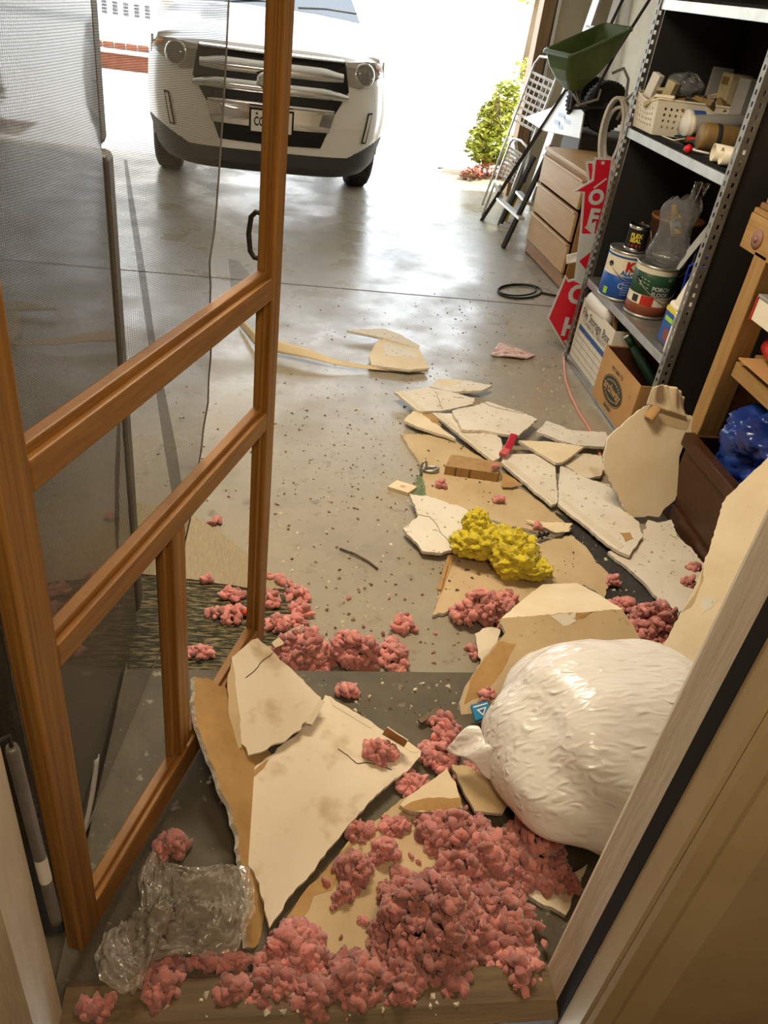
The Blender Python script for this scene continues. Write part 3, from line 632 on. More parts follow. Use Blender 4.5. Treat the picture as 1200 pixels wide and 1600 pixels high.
q = MB(); q.tube([hp(.40, -.06, .30), hp(.46, -.1, .34), hp(.50, -.13, .28), hp(.52, -.14, .12), hp(.50, -.12, .02)], .011, 8); build('support_leg', q, 'greytube', sp, sp.location)

# leaning folding table with white top
ta = thing('folding_table', 'folded table with white top and long dark legs leaning beside the dresser', 'table', (1.9, 6.6, 0))
TA = np.array([1.79, 6.5, 0.0]); Tn = np.array([1.0, 0.0, -.40]); Tn /= np.linalg.norm(Tn)
def tp(x, y, off=0.0): return pplane(x, y, TA-Tn*off, Tn)
q = MB(); q.prism([tp(862, 168), tp(884, 141), tp(912, 176), tp(905, 216), tp(849, 204), tp(817, 184)], Tn*.012); build('table_top', q, 'white', ta, ta.location)
q = MB(); q.bar(tp(752, 345), tp(886, 139), .03, .03, m=0); build('leg', q, 'steel_dark', ta, ta.location)
q = MB(); q.bar(tp(786, 387), tp(862, 228), .03, .03); build('leg', q, 'steel_dark', ta, ta.location)
q = MB(); q.bar(tp(780, 311), tp(815, 342), .05, .02); build('cross_bar', q, 'alu', ta, ta.location)
q = MB(); q.bar(tp(810, 300, -.03), tp(826, 318, -.03), .05, .02); build('cross_bar', q, 'alu', ta, ta.location)
q = MB(); q.bar(tp(782, 349, -.10), tp(835, 245, -.10), .03, .03); build('leg', q, 'steel_dark', ta, ta.location)
q = MB()
for (a, c, e, f_) in ((872, 175, 892, 188), (866, 186, 880, 196)): q.grid(lambda s, t: tp(a+(e-a)*s+4*sin(s*6), c+(f_-c)*s+7*t, .003), 8, 2)
build('faded_print', q, mat('faded_blue_print', (.52, .60, .74), .5), ta, ta.location)
# metal folding chairs with slatted backs
def slat_chair(label, P0, P1, width, y0, grp):
    """P0 low, P1 high along the wall plane; slats across"""
    t = thing('folding_chair', label, 'chair', (P0[0], P0[1], 0), 0, grp)
    P0 = Vector(P0); P1 = Vector(P1); d = (P1-P0); across = Vector((.45, -.85, -.12)).normalized()*width
    g0 = P0+(P0-P1)*(P0.z/max(.01, d.z))
    for s in (-.5, .5):
        q = MB(); q.tube([g0+across*s, P0+across*s, P1+across*s], .011, 8); build('frame_tube', q, 'alu', t, t.location)
    q = MB()
    for k in range(8):
        c = P0+d*(.30+.60*k/7.0); q.bar(c-across*.46, c+across*.46, .022, .006, up=(1, 0, .3))
    for s in (-.3, -.1, .1, .3): q.bar(P0+d*.28+across*s, P0+d*.92+across*s, .010, .004, up=(1, 0, 0))
    build('slatted_back', q, 'white', t, t.location)
    q = MB(); q.tube([P1-across*.5, P1-across*.4+d*.10, P1+d*.14, P1+across*.4+d*.10, P1+across*.5], .010, 8); build('top_bow', q, 'alu', t, t.location)
    q = MB(); c = P0+d*.0; q.box(c+Vector((-.02, 0, 0)), (.03, width*.8, .16), rot('Y', -.35), bev=.008); build('seat', q, 'white', t, t.location)
slat_chair('white slatted folding chair propped upright nearest the garage jamb', py_(806, 232, 7.35), py_(853, 108, 7.4), .30, 0, 'slatted folding chairs by the jamb')
slat_chair('shorter slatted folding chair low behind the crossing table legs', py_(783, 300, 6.98), py_(810, 230, 7.02), .22, 0, 'slatted folding chairs by the jamb')
ld = thing('step_ladder', 'aluminium ladder leaning in the corner behind the folding chairs', 'ladder', (2.6, 7.7, 0))
q = MB(); q.bar((2.42, 7.75, 0), (2.80, 7.98, 2.35), .07, .025); build('side_rail', q, 'alu', ld, ld.location)
q = MB(); q.bar((2.56, 7.40, 0), (2.87, 7.75, 2.35), .07, .025); build('side_rail', q, 'alu', ld, ld.location)
for k in range(7):
    t = (k+.6)/7.2; q = MB(); q.bar((2.42+.38*t, 7.75+.23*t, 2.35*t), (2.56+.31*t, 7.40+.35*t, 2.35*t), .05, .02); build('rung', q, 'alu', ld, ld.location)
def rail_txt(a, c): p0 = Vector((2.52, 7.37, .55)); d = Vector((.13, .15, 1)).normalized(); s = Vector((.75, -.6, 0)).normalized(); p = p0+Vector((-.03, -.05, 0))+d*(.35+a)+s*c; return tuple(p)
q = MB(); letters(q, 'RNER', .07, rail_txt); build('rail_lettering', q, 'cordblack', ld, ld.location)
yp = thing('yellow_pole', 'yellow handled pole leaning low between the table legs', 'pole', (2.0, 6.75, 0))
q = MB(); q.tube([px_(790, 343, 2.02)*np.array([1, 1, 0]), px_(818, 285, 2.10)], .014, 8); build('shaft', q, 'label_yellow', yp, yp.location)
q = MB(); q.tube([px_(818, 285, 2.10), px_(826, 262, 2.13)], .017, 8); build('grip', q, 'steel_dark', yp, yp.location)
# coil of white cable hanging off the shelf side
cc = thing('cable_coil', 'coil of white cable hanging off the far side of the shelving', 'cable', (1.70, 4.30, 1.0))
q = MB()
for k in range(5):
    a0 = .05*k; w_ = .056+.010*k; h_ = .235+.015*(k % 3)
    q.tube([(1.70+.022*k+w_*cos(t*2*pi/30+.1*k), 4.30+.012*k+.03*sin(t*2*pi/30), 1.13+(h_-.08)*sin(t*2*pi/30)-.015*k) for t in range(30)], .0085, 6, closed=True)
build('loops', q, 'wire', cc, cc.location)
q = MB(); q.tube([(1.74, 4.32, 1.28), (1.76, 4.22, 1.36), (1.78, 4.04, 1.38)], .008, 6); build('hanging_end', q, 'wire', cc, cc.location)

# red arrow signs beside the shelf, standing in planes facing the door
def sp_(x, y, Y): return py_(x, y, Y)
def sign(name, label, poly, Y, face, edge, extra=()):
    P = [sp_(x, y, Y) for x, y in poly]; c = sum(P)/len(P)
    t = thing(name, label, 'sign', (c[0], Y, 0.0), 0, 'directional signs beside the shelving')
    q = MB(); q.prism(P, (0, .008, 0)); build('backing', q, edge, t, t.location, tri=True)
    P2 = []
    n = len(P)
    for i in range(n):                        # inset outline
        a, p, e = P[i-1], P[i], P[(i+1) % n]; d1 = (p-a)/np.linalg.norm(p-a); d2 = (e-p)/np.linalg.norm(e-p)
        n1 = np.array([d1[2], 0, -d1[0]]); n2 = np.array([d2[2], 0, -d2[0]]); s = n1+n2; s /= max(.5, np.dot(s, s)/2.0)
        P2.append(p+s*.010*sgn(P))
    q = MB(); q.prism([p+np.array([0, -.002, 0]) for p in P2], (0, .002, 0)); build('face', q, face, t, t.location, tri=True)
    return t
def sgn(P):
    A = 0.0
    for i in range(len(P)): a = P[i]; c = P[(i+1) % len(P)]; A += a[0]*c[2]-c[0]*a[2]
    return -1.0 if A > 0 else 1.0
def onsign(t, name, m, Y, items):
    q = MB()
    for it in items:
        if it[0] == 'txt': _, s, size, X, Z = it; letters(q, s, size, lambda a, c: (X+a, Y-.004, Z+c), bold=size*.03)
        else: q.quadpts([sp_(x, y, Y-.004) for x, y in it[1]])
    build(name, q, m, t, t.location, tri=True)
Y1 = 4.06
A_ = sign('arrow_sign', 'lowest red arrow sign pointing left, bearing white letters O and H', [(855, 498), (884, 430), (889, 438), (897, 436), (925, 450), (915, 520), (889, 556)], Y1, 'red', 'signgrey')
oc = sp_(900, 461, Y1); hcn = sp_(889, 512, Y1)
q = MB(); letters(q, 'O', .145, lambda a, c: (oc[0]+.012+a, Y1-.004, oc[2]+c), bold=.005); letters(q, 'H', .145, lambda a, c: (hcn[0]+.01+a, Y1-.004, hcn[2]+c), bold=.005)
q.quadpts([sp_(880, 532, Y1-.004), sp_(893, 531, Y1-.004), sp_(889, 545, Y1-.004)]); build('lettering', q, 'signgrey', A_, A_.location, tri=True)
Y2 = 4.10
B_ = sign('arrow_sign', 'pale grey sign with one small red triangle, above the lowest arrow sign', [(906, 366), (940, 366), (930, 420), (917, 446), (897, 444)], Y2, 'signgrey', 'signgrey')
onsign(B_, 'triangle', 'red', Y2, [('poly', [(905, 408), (924, 393), (918, 424)])])
Y3 = 4.13
C_ = sign('arrow_sign', 'tall red house shaped sign with a white triangle near its bottom', [(897, 299), (925, 281), (929, 246), (958, 247), (950, 300), (936, 372), (906, 368), (911, 302)], Y3, 'red', 'signgrey')
lc = sp_(931, 309, Y3); lc2 = sp_(929, 330, Y3)
q = MB(); letters(q, 'O', .10, lambda a, c: (lc[0]+a, Y3-.004, lc[2]+c), bold=.005); letters(q, 'F', .12, lambda a, c: (lc2[0]+a, Y3-.006, lc2[2]-.035+c), bold=.005)
q.quadpts([sp_(913, 355, Y3-.004), sp_(932, 345, Y3-.004), sp_(928, 368, Y3-.004)]); q.quadpts([sp_(940, 252, Y3-.004), sp_(945, 252, Y3-.004), sp_(944, 257, Y3-.004), sp_(939, 257, Y3-.004)])
for a, c in (((928, 294), (948, 279)),):
    p = sp_(*a, Y3-.004); e = sp_(*c, Y3-.004); q.bar(p, e, .008, .002, up=(0, 1, 0))
build('lettering', q, 'signgrey', C_, C_.location, tri=True)
D_ = sign('arrow_sign', 'red sign hindmost of all, mostly hidden behind the house shaped one', [(915, 252), (928, 252), (930, 285), (919, 285)], 4.17, 'red', 'signgrey')
tg = thing('paper_tag', 'crumpled white paper scrap sticking out between the signs and the dresser', 'paper', sp_(895, 408, 4.112))
q = MB(); q.grid(lambda a, c: sp_(885+18*a, 398+15*c-4*a, 4.112+.012*a*sin(c*3)+.004), 8, 6); build('scrap', q, 'paper', tg, tg.location, solid=.001)

# ================================================================== SHELVING UNIT
SX, SY0, SY1, SXB, STOP = 1.649, 2.925, 4.02, 2.12, 1.86
sh = thing('shelving_unit', 'dark steel shelving unit with perforated uprights against the right wall', 'shelves', ((SX+SXB)/2, (SY0+SY1)/2, 0))
def perforated(q, p0, du, w_, z0, z1, th, pitch=.038, hole=.012):
    """strip standing on p0, width w_ along du, pierced by a column of slots"""
    du = Vector(du).normalized(); nrm = du.cross(Vector((0, 0, 1))); z = z0
    def bx(u0, u1, a, c): 
        ctr = Vector(p0)+du*((u0+u1)/2); R = Matrix((du, nrm, Vector((0, 0, 1)))).transposed(); q.box((ctr.x, ctr.y, (a+c)/2), (u1-u0, th, c-a), R)
    while z < z1:
        zn = min(z+pitch-hole*1.4, z1); bx(0, w_, z, zn); z2 = min(zn+hole*1.4, z1)
        if z2 > zn: bx(0, (w_-hole)/2, zn, z2); bx((w_+hole)/2, w_, zn, z2)
        z = z2
for (x, y, sx, sy) in ((SX, SY0, 1, 1), (SX, SY1, 1, -1), (SXB, SY0, -1, 1), (SXB, SY1, -1, -1)):
    q = MB(); perforated(q, (x, y, 0), (0, sy, 0), .036, 0, STOP, .003); perforated(q, (x+sx*.002, y, 0), (sx, 0, 0), .040, 0, STOP, .003)
    build('upright', q, 'upright', sh, sh.location)
for y in (SY0+.006, SY1-.006):
    q = MB(); q.box(((SX+SXB)/2+.02, y, .93), (SXB-SX-.045, .003, 1.78)); build('side_panel', q, 'panel', sh, sh.location)
q = MB(); q.box((SXB-.004, (SY0+SY1)/2, .93), (.003, SY1-SY0-.02, 1.78)); build('back_panel', q, 'panel', sh, sh.location)
for zt_ in (.040, .470, 1.195, 1.715):
    q = MB(); q.box(((SX+SXB)/2, (SY0+SY1)/2, zt_-.002), (SXB-SX-.012, SY1-SY0-.02, .004)); q.box((SX+.006, (SY0+SY1)/2, zt_-.019), (.003, SY1-SY0-.012, .038), bev=.001); q.box((SX+.012, (SY0+SY1)/2, zt_-.037), (.014, SY1-SY0-.02, .003))
    s_ = build('shelf', q, 'steel', sh, sh.location)
    if zt_ > 1.1:
        q = MB()
        for k in range(70): q.box((SX+.028, SY0+.05+k*(SY1-SY0-.1)/69, zt_+.006), (.022, .006, .010))
        q.box((SX+.06, (SY0+SY1)/2, zt_+.004), (.06, SY1-SY0-.08, .006)); build('toothed_liner', q, 'black', s_, sh.location)
TS, MS, BS = 1.2065, .4712, .0412                   # surfaces things stand on (top liner, middle, bottom)

# ---- top shelf
bk = pz(1018, 210, TS); bl = pz(989, 196, TS); 
bt = thing('basket', 'white perforated plastic basket heaped with packets on the upper shelf', 'basket', (bk+bl)/2)
e1 = (bl-bk); e1[2] = 0; LB = np.linalg.norm(e1); e1 /= LB; e2 = np.array([-e1[1], e1[0], 0]); 
if e2[0] < 0: e2 = -e2
BW, BH_ = .36, .145
def bp(u, v, z): f = 1+.10*z/BH_; return bk+e1*(LB/2+(u-.5)*LB*f)+e2*(BW/2+(v-.5)*BW*f)+np.array([0, 0, z])
def perf_wall(q, fn, nu, nv):
    for i in range(nu):
        for j in range(nv):
            u0, u1, v0, v1 = i/nu, (i+1)/nu, j/nv, (j+1)/nv; hole = 0 < j < nv-1 and 0 < i < nu-1
            if not hole: q.quadpts([fn(u0, v0), fn(u1, v0), fn(u1, v1), fn(u0, v1)])
            else:
                a, c, e, g = u0+(u1-u0)*.3, u0+(u1-u0)*.7, v0+(v1-v0)*.28, v0+(v1-v0)*.72
                q.quadpts([fn(u0, v0), fn(u1, v0), fn(c, e), fn(a, e)]); q.quadpts([fn(u1, v0), fn(u1, v1), fn(c, g), fn(c, e)]); q.quadpts([fn(u1, v1), fn(u0, v1), fn(a, g), fn(c, g)]); q.quadpts([fn(u0, v1), fn(u0, v0), fn(a, e), fn(a, g)])
q = MB()
perf_wall(q, lambda u, v: bp(u, 0, v*BH_*(1-.16*sin(pi*u))), 9, 6); perf_wall(q, lambda u, v: bp(u, 1, v*BH_), 9, 6); perf_wall(q, lambda u, v: bp(0, u, v*BH_), 14, 6); perf_wall(q, lambda u, v: bp(1, u, v*BH_), 14, 6); q.quadpts([bp(0, 0, .004), bp(1, 0, .004), bp(1, 1, .004), bp(0, 1, .004)])
build('body', q, 'ivory', bt, bt.location, solid=.003)
q = MB(); q.tube([bp(u/8, 0, BH_*(1-.16*sin(pi*u/8))) for u in range(9)]+[bp(1, u/6, BH_) for u in range(1, 7)]+[bp(1-u/6, 1, BH_) for u in range(1, 7)]+[bp(0, 1-u/6, BH_) for u in range(1, 6)], .005, 6, closed=True); build('rim', q, 'ivory', bt, bt.location)
PK = ['in the basket front corner, standing upright and whitest', 'at the basket front left, lying half open', 'in the basket under the crumpled bag', 'in the basket middle, tilted left', 'in the basket middle, tilted right', 'at the back of the basket, near the wall', 'with a narrow front, behind the wipes tub', 'lying flat above the wipes tub', 'leaning on the basket back edge', 'deep in the basket with only its end showing', 'topmost of the basket heap', 'at the right end of the basket heap']
for k in range(12):
    u = RND.uniform(.12, .88); v = .06+.9*k/12; c = bp(u, v, BH_*.80+RND.uniform(.0, .045))
    R = rot('Z', RND.uniform(-1, 1)) @ rot('X', RND.uniform(-.7, .7)) @ rot('Y', RND.uniform(-.6, .6))
    q = MB(); q.box(c, (RND.uniform(.05, .10), RND.uniform(.07, .13), RND.uniform(.010, .03)), R, bev=.003)
    o = build('hardware_packet', q, ['packet', 'ivory', 'packet', 'can_tan'][k % 4], origin=c); tag(o, 'hardware packet '+PK[k], 'packet', 'packets heaped in the basket')
for k, (x, y) in enumerate(((1000, 128), (1032, 138))):
    c = bp(.75-.45*k, .12+.08*k, BH_+.035); q = MB(); q.box(c, (.035, .05, .10-.03*k), rot('Z', .4) @ rot('X', .25), bev=.003); o = build('small_box', q, 'paper' if k == 0 else 'packet', origin=c)
    tag(o, ['tall white cardboard box standing in the front left of the basket', 'low yellowed box beside the tall white one in the basket'][k], 'box')
c = bp(.5, .42, BH_+.055); q = MB()
q.grid(lambda a, b_: c+np.array([.075*sin(pi*b_)*cos(2*pi*a)*(1+.25*sin(5*a*6.28)), .09*sin(pi*b_)*sin(2*pi*a), .045*cos(pi*b_)+.012*sin(a*25+b_*9)]), 28, 12); o = build('crumpled_bag', q, 'milky', origin=c); tag(o, 'crumpled clear bag on top of the packets in the basket', 'bag')
# things lying at the front of the shelf; axes run into the shelf
def lie(name, label, cat, px, py, r, L, prof, mats, dirv=(1, -.12, 0), z=None, grp=None):
    c = pz(px, py, (TS if z is None else z)+r); d = Vector(dirv).normalized(); t = thing(name, label, cat, (c[0], c[1], c[2]-r), 0, grp); return t, c, d
t, c, d = lie('wipes_tub', 'white wipes tub with blue ring lying against the basket', 'tub', 1064, 194, .062, .2, None, None)
q = MB(); q.lathe([(.055, .03), (.060, .05), (.062, .06), (.062, .24), (0, .24)], c, d, 28, mats=[0, 1, 0, 0]); 
build('body', q, ['white', 'inkblue'], t, t.location)
q = MB(); q.lathe([(.061, .03), (.0615, .048), (.0635, .075), (.0635, .088)], c, d, 28); build('blue_ring', q, 'inkblue', t, t.location)
q = MB(); q.lathe([(0, -.002), (.035, 0), (.037, .006), (.054, .008), (.062, .016), (.062, .036), (.055, .038)], c, d, 28); build('lid', q, 'white', t, t.location)
q = MB(); q.box(c+np.array(d)*.16+np.array([-.0, -.0615, .018]), (.07, .004, .035)); build('label_text_block', q, 'inkblue', t, t.location)
t, c, d = lie('filler_can', 'brown printed filler can lying at the front right of the upper shelf', 'can', 1093, 213, .054, .25, None, None, (1, -.14, .0))
q = MB(); q.lathe([(0, 0), (.046, .0), (.050, .004), (.054, .014), (.056, .02), (.056, .26), (0, .26)], c, d, 30); build('body', q, 'can_tan', t, t.location)
q = MB(); q.lathe([(.0563, .055), (.0566, .056), (.0566, .075), (.0563, .076)], c, d, 30); q.lathe([(.0563, .15), (.0566, .152), (.0566, .20), (.0563, .202)], c, d, 30); build('dark_band', q, 'steel_dark', t, t.location)
t, c, d = lie('red_marker', 'orange red capped bottle lying under the brown filler can', 'bottle', 1079, 219, .016, .1, None, None, (.9, -.45, 0))
q = MB(); q.lathe([(0, -.02), (.012, -.02), (.014, .01), (.018, .02), (.018, .10), (0, .10)], c, d, 16, mats=[0, 0, 0, 0, 0]); build('body', q, 'redp', t, t.location)
c2 = pz(1076, 232, TS+.014); t = thing('bottle_stopper', 'small bright red cap lying in front of the filler can', 'cap', c2-np.array([0, 0, .014])); q = MB(); q.lathe([(0, -.014), (.015, -.014), (.017, -.004), (.013, .012), (0, .014)], c2, (.3, -.4, 1), 18); build('cap', q, mat('bright_red', (.6, .01, .02), .4), t, t.location)
for k, (x, y, r_) in enumerate(((1114, 238, .033), (1127, 243, .033))):
    c = pz(x, y, TS+r_); d = Vector((1, -.20, .0)).normalized(); t = thing('white_pipe_cup', ['white open plastic cup lying beside the filler can', 'white open plastic cup lying against the upright side cup'][k] if k == 0 else 'white open cup lying second from the filler can', 'cup', c-np.array([0, 0, r_]), 0, 'white cups on the upper shelf')
    q = MB(); q.lathe([(r_*.90, 0), (r_, 0), (r_*.82, .13), (0, .13), (0, .125), (r_*.74, .125), (r_*.90, 0)], c, d, 24); build('wall', q, 'ivory', t, t.location)
c = pz(1140, 251, TS+.018); d = Vector((1, -.2, 0)); t = thing('glue_bottle', 'small white bottle with green label lying by the right upright', 'bottle', c-np.array([0, 0, .018]))
q = MB(); q.lathe([(0, -.012), (.007, -.012), (.008, 0), (.018, .006), (.018, .05), (.018, .12), (0, .12)], c, d, 20); build('body', q, 'ivory', t, t.location)
q = MB(); q.lathe([(.0185, .045), (.0187, .047), (.0187, .10), (.0185, .102)], c+np.array([0, 0, .0]), d, 20); build('label', q, mat('green_sticker', (.03, .22, .05), .5), t, t.location)
c = pz(1080, 206, TS+.045); d = Vector((.95, -.15, .18)).normalized(); t = thing('caulk_tube', 'grey squeeze tube lying between the wipes tub and filler can', 'tube', c-np.array([0, 0, .045]))
q = MB(); q.lathe([(0, 0), (.040, .0), (.043, .01), (.040, .1), (.030, .26), (0, .27)], c+np.array([.0, .03, .02]), d, 24); build('tube', q, 'greytube', t, t.location)
q = MB(); q.lathe([(.030, -.004), (.043, -.004), (.046, .008), (.043, .014)], c+np.array([.0, .03, .02]), d, 24); build('collar', q, 'ivory', t, t.location)
c = bp(.1, .92, BH_+.02); t = thing('tape_roll', 'silver grey duct tape roll at the right end of the basket', 'tape', c); d = Vector((.9, -.3, .2)).normalized()
q = MB(); q.lathe([(.035, 0), (.055, 0), (.055, .05), (.035, .05), (.035, 0)], c, d, 28); build('tape', q, 'greytube', t, t.location)
for k, (x, y, w_, m_) in enumerate(((1124, 116, .09, 'steel_dark'), (1150, 128, .10, 'packet'), (1176, 136, .08, 'steel_dark'))):
    zt_ = TS+.16; c = px_(x, y, SXB-.07); c[2] = max(c[2], TS+.05); q = MB(); q.box((c[0], c[1], (TS+c[2]+.03)/2), (.10, w_, c[2]+.03-TS), rot('Z', .15*(k-1)), bev=.004); o = build('hardware_box', q, 'packet' if k == 1 else 'greytube', origin=(c[0], c[1], TS))
    tag(o, ['grey box at the back of the upper shelf, left of the yellowed box', 'yellowed box at the back right of the upper shelf', 'grey box at the back of the upper shelf beside the right upright'][k], 'box', 'boxes at the back of the upper shelf')
    if k == 1: q = MB(); q.box((c[0]-.052, c[1], c[2]), (.002, .06, .03), rot('Z', 0)); e_ = build('printed_panel', q, 'can_tan', o, (c[0], c[1], TS))
c = pz(1060, 222, TS); t = thing('green_garden_glove', 'dark green leaf shaped glove lying at the shelf front under the basket', 'glove', c)
q = MB(); q.grid(lambda a, b_: c+np.array([.02+.10*b_, .10-.22*a, .010+.02*sin(pi*a)*sin(pi*b_)+.006*sin(9*a)]), 12, 6); build('palm', q, 'greend', t, t.location, solid=.006)
q = MB()
for k in range(3): q.tube([c+np.array([.03+.03*k, -.10, .012]), c+np.array([.02+.03*k, -.17, .016])], .010, 8)
build('fingers', q, 'greend', t, t.location)
c = pz(1040, 217, TS); t = thing('wire_hook', 'thin bent wire lying on the shelf before the basket', 'wire', c); q = MB(); q.tube([c+np.array([0, .06, .006]), c+np.array([-.01, 0, .008]), c+np.array([.01, -.06, .006]), c+np.array([.05, -.08, .02])], .003, 6); build('wire', q, 'ivory', t, t.location)
c = pz(1085, 238, TS); t = thing('white_hook', 'white bent plastic hook lying before the filler can', 'hook', c); q = MB(); q.tube([c+np.array([.04, -.05, .008]), c+np.array([0, -.01, .008]), c+np.array([-.005, .02, .008]), c+np.array([.03, .035, .010])], .005, 6); build('hook', q, 'white', t, t.location)

# ---- middle shelf
def can(name, label, px, py, r, h, z, side, rim='steel', cat='paint can', handle=True, bands=()):
    c = pz(px, py, z+.001); t = thing(name, label, cat, c)
    q = MB(); q.lathe([(0, 0), (r*.98, 0), (r, .006), (r*.985, .012), (r*.985, h-.014), (r, h-.008)], n=40); build('body', q, side, t)
    q = MB(); q.lathe([(r*.985, h-.012), (r*1.01, h-.010), (r*1.01, h), (r*.93, h), (r*.90, h-.012), (r*.78, h-.012), (r*.74, h-.004), (r*.70, h-.010), (0, h-.010)], n=40); build('rim', q, rim, t); q = MB(); q.lathe([(r*.985, .001), (r*1.012, .002), (r*1.012, .010), (r*.985, .011)], n=40); build('base_ring', q, rim, t)
    for nm, m_, z0, z1 in bands: q = MB(); q.lathe([(r*.985, z0), (r*.992, z0+.0005), (r*.992, z1-.0005), (r*.985, z1)], n=40); build(nm, q, m_, t)
    def wrap(u, w_, a0, k=.997): a = a0+u/r; return (r*k*sin(a), -r*k*cos(a), w_)   # a = 0 looks towards -y, grows to +x
    if handle:
        for a0 in (-1.2, 1.75):
            q = MB(); p = Vector(wrap(0, h*.72, a0)); q.lathe([(.012, 0), (.012, .004), (.005, .006), (0, .003)], p, (p.x, p.y, 0), 16); build('handle_ear', q, 'black', t)
        q = MB(); P = []
        for k in range(17): s = k/16; a = -1.2+2.95*s; P.append(Vector((r*1.06*sin(a), -r*1.06*cos(a), h*.72-.42*h*sin(pi*s)*.75)))
        q.tube(P, .0022, 6); build('handle', q, 'steel', t)
    return t, c, wrap
AV = -.62                                        # the side of a can turned to the camera
t, c, wrap = can('paint_can', 'blue and white primer can on the middle shelf under the small black can', 964, 462, .098, .235, MS, 'ivory', bands=(('blue_band', 'blue', .012, .120), ('blue_stripe', 'inkblue', .205, .215)))
q = MB(); letters(q, 'K', .055, lambda a, e: wrap(a, .170+e, AV+.42), bold=.004); build('red_letter', q, 'inkred', t)
q = MB(); letters(q, 'ALL-', .030, lambda a, e: wrap(a, .138+e, AV+.36), bold=.0015); letters(q, 'INTERIOR', .010, lambda a, e: wrap(a, .124+e, AV+.34)); build('blue_lettering', q, 'inkblue', t)
q = MB(); letters(q, 'C', .040, lambda a, e: wrap(a, .075+e, AV+.20)); 
for k in range(6): q.raw([wrap(u, .095-.012*k+e, AV+.42+.02) for u in (-.018, -.006, .006, .018) for e in (0, .002)], [(0, 1, 3, 2), (2, 3, 5, 4), (4, 5, 7, 6)])
build('pale_print', q, 'signgrey', t)
q = MB(); q.raw([wrap(u, e, AV-.55) for u in (-.012, 0, .012) for e in (.022, .055)], [(0, 1, 3, 2), (2, 3, 5, 4)]); build('lime_sticker', q, 'label_green', t)
t, c2, wrap = can('paint_can', 'green and brown porch paint can at the front of the middle shelf', 1006, 488, .100, .240, MS, 'ivory', bands=(('green_band', 'cangreen', .105, .205), ('brown_band', 'canbrown', .012, .060)))
q = MB(); letters(q, 'PORCH', .026, lambda a, e: wrap(a, .142+e, AV+.62), bold=.001); letters(q, 'FLOOR', .026, lambda a, e: wrap(a, .117+e, AV+.62), bold=.001); letters(q, 'BE', .022, lambda a, e: wrap(a, .188+e, AV+.95))
for k in range(3): q.raw([wrap(u, .175-.016*k+e-u*.2, AV-.25) for u in (-.025, 0, .025) for e in (0, .003)], [(0, 1, 3, 2), (2, 3, 5, 4)])
build('white_lettering', q, 'signgrey', t)
q = MB(); q.raw([wrap(u, e, AV+.10) for u in (-.030, -.010, .010, .030) for e in (.060, .104)], [(0, 1, 3, 2), (2, 3, 5, 4), (4, 5, 7, 6)]); build('red_picture', q, 'redp', t)
q = MB(); q.raw([wrap(u, e+.0, AV-.50, .999) for u in (-.016, 0, .016) for e in (.066, .098)], [(0, 1, 3, 2), (2, 3, 5, 4)]); build('planter_picture', q, 'steel_dark', t)
# small black can on top of the blue one
zt_ = MS+.232; cs = c+np.array([.012, -.008, 0]); t = thing('small_can', 'small black sealant can with yellow lettering on top of the blue paint can', 'can', (cs[0], cs[1], zt_))
q = MB(); q.lathe([(0, 0), (.050, 0), (.052, .006), (.050, .014), (.050, .105), (.052, .112)], n=32); build('body', q, 'black', t)
q = MB(); q.lathe([(.050, .104), (.053, .106), (.053, .120), (.047, .120), (.045, .112), (0, .112)], n=32); build('rim', q, 'chrome', t); q = MB(); q.lathe([(.050, 0), (.053, .001), (.053, .016), (.050, .017)], n=32); build('base_ring', q, 'chrome', t)
def wr2(u, w_, a0=AV+.1): a = a0+u/.0505; return (.0506*sin(a), -.0506*cos(a), w_)
q = MB(); letters(q, 'FLEX', .026, lambda a, e: wr2(a, .076+e), bold=.001); letters(q, 'SEAL', .026, lambda a, e: wr2(a, .054+e), bold=.001); build('yellow_lettering', q, 'label_yellow', t)
q = MB(); q.raw([wr2(u, e) for u in (-.03, -.01, .01, .03) for e in (.024, .036)], [(0, 1, 3, 2), (2, 3, 5, 4), (4, 5, 7, 6)]); build('red_band', q, 'redp', t)
# bucket and wire rack behind
c = np.array([1.955, 3.83, MS]); t = thing('bucket', 'brown open bucket standing behind the small black can', 'bucket', (c[0], c[1]-.03, MS))
q = MB(); q.lathe([(0, .004), (.095, .004), (.125, .37), (.130, .37), (.130, .385), (.120, .385), (.092, .012), (0, .012)], n=36); build('body', q, 'bucket', t)
q = MB(); q.tube([(-.128*cos(a), -.128*sin(a)*.3-.10*sin(a), .33-.20*sin(a)) for a in [pi*k/14 for k in range(15)]], .003, 6); build('bail_handle', q, 'steel', t)
wk = pz(951, 418, MS); wk = c+np.array([-.14, .20, 0]); t = thing('stir_sticks', 'bundle of thin wooden stir sticks leaning at the shelf end behind the blue can', 'sticks', (wk[0], wk[1], MS))
for k in range(5):
    q = MB(); q.bar((wk[0]-.02+.016*k, wk[1]-.03*k*.3, MS+.002), (wk[0]-.01+.018*k, wk[1]-.01*k+.02, MS+.30-.02*(k % 2)), .012, .004); build('stick', q, 'pine', t, t.location)
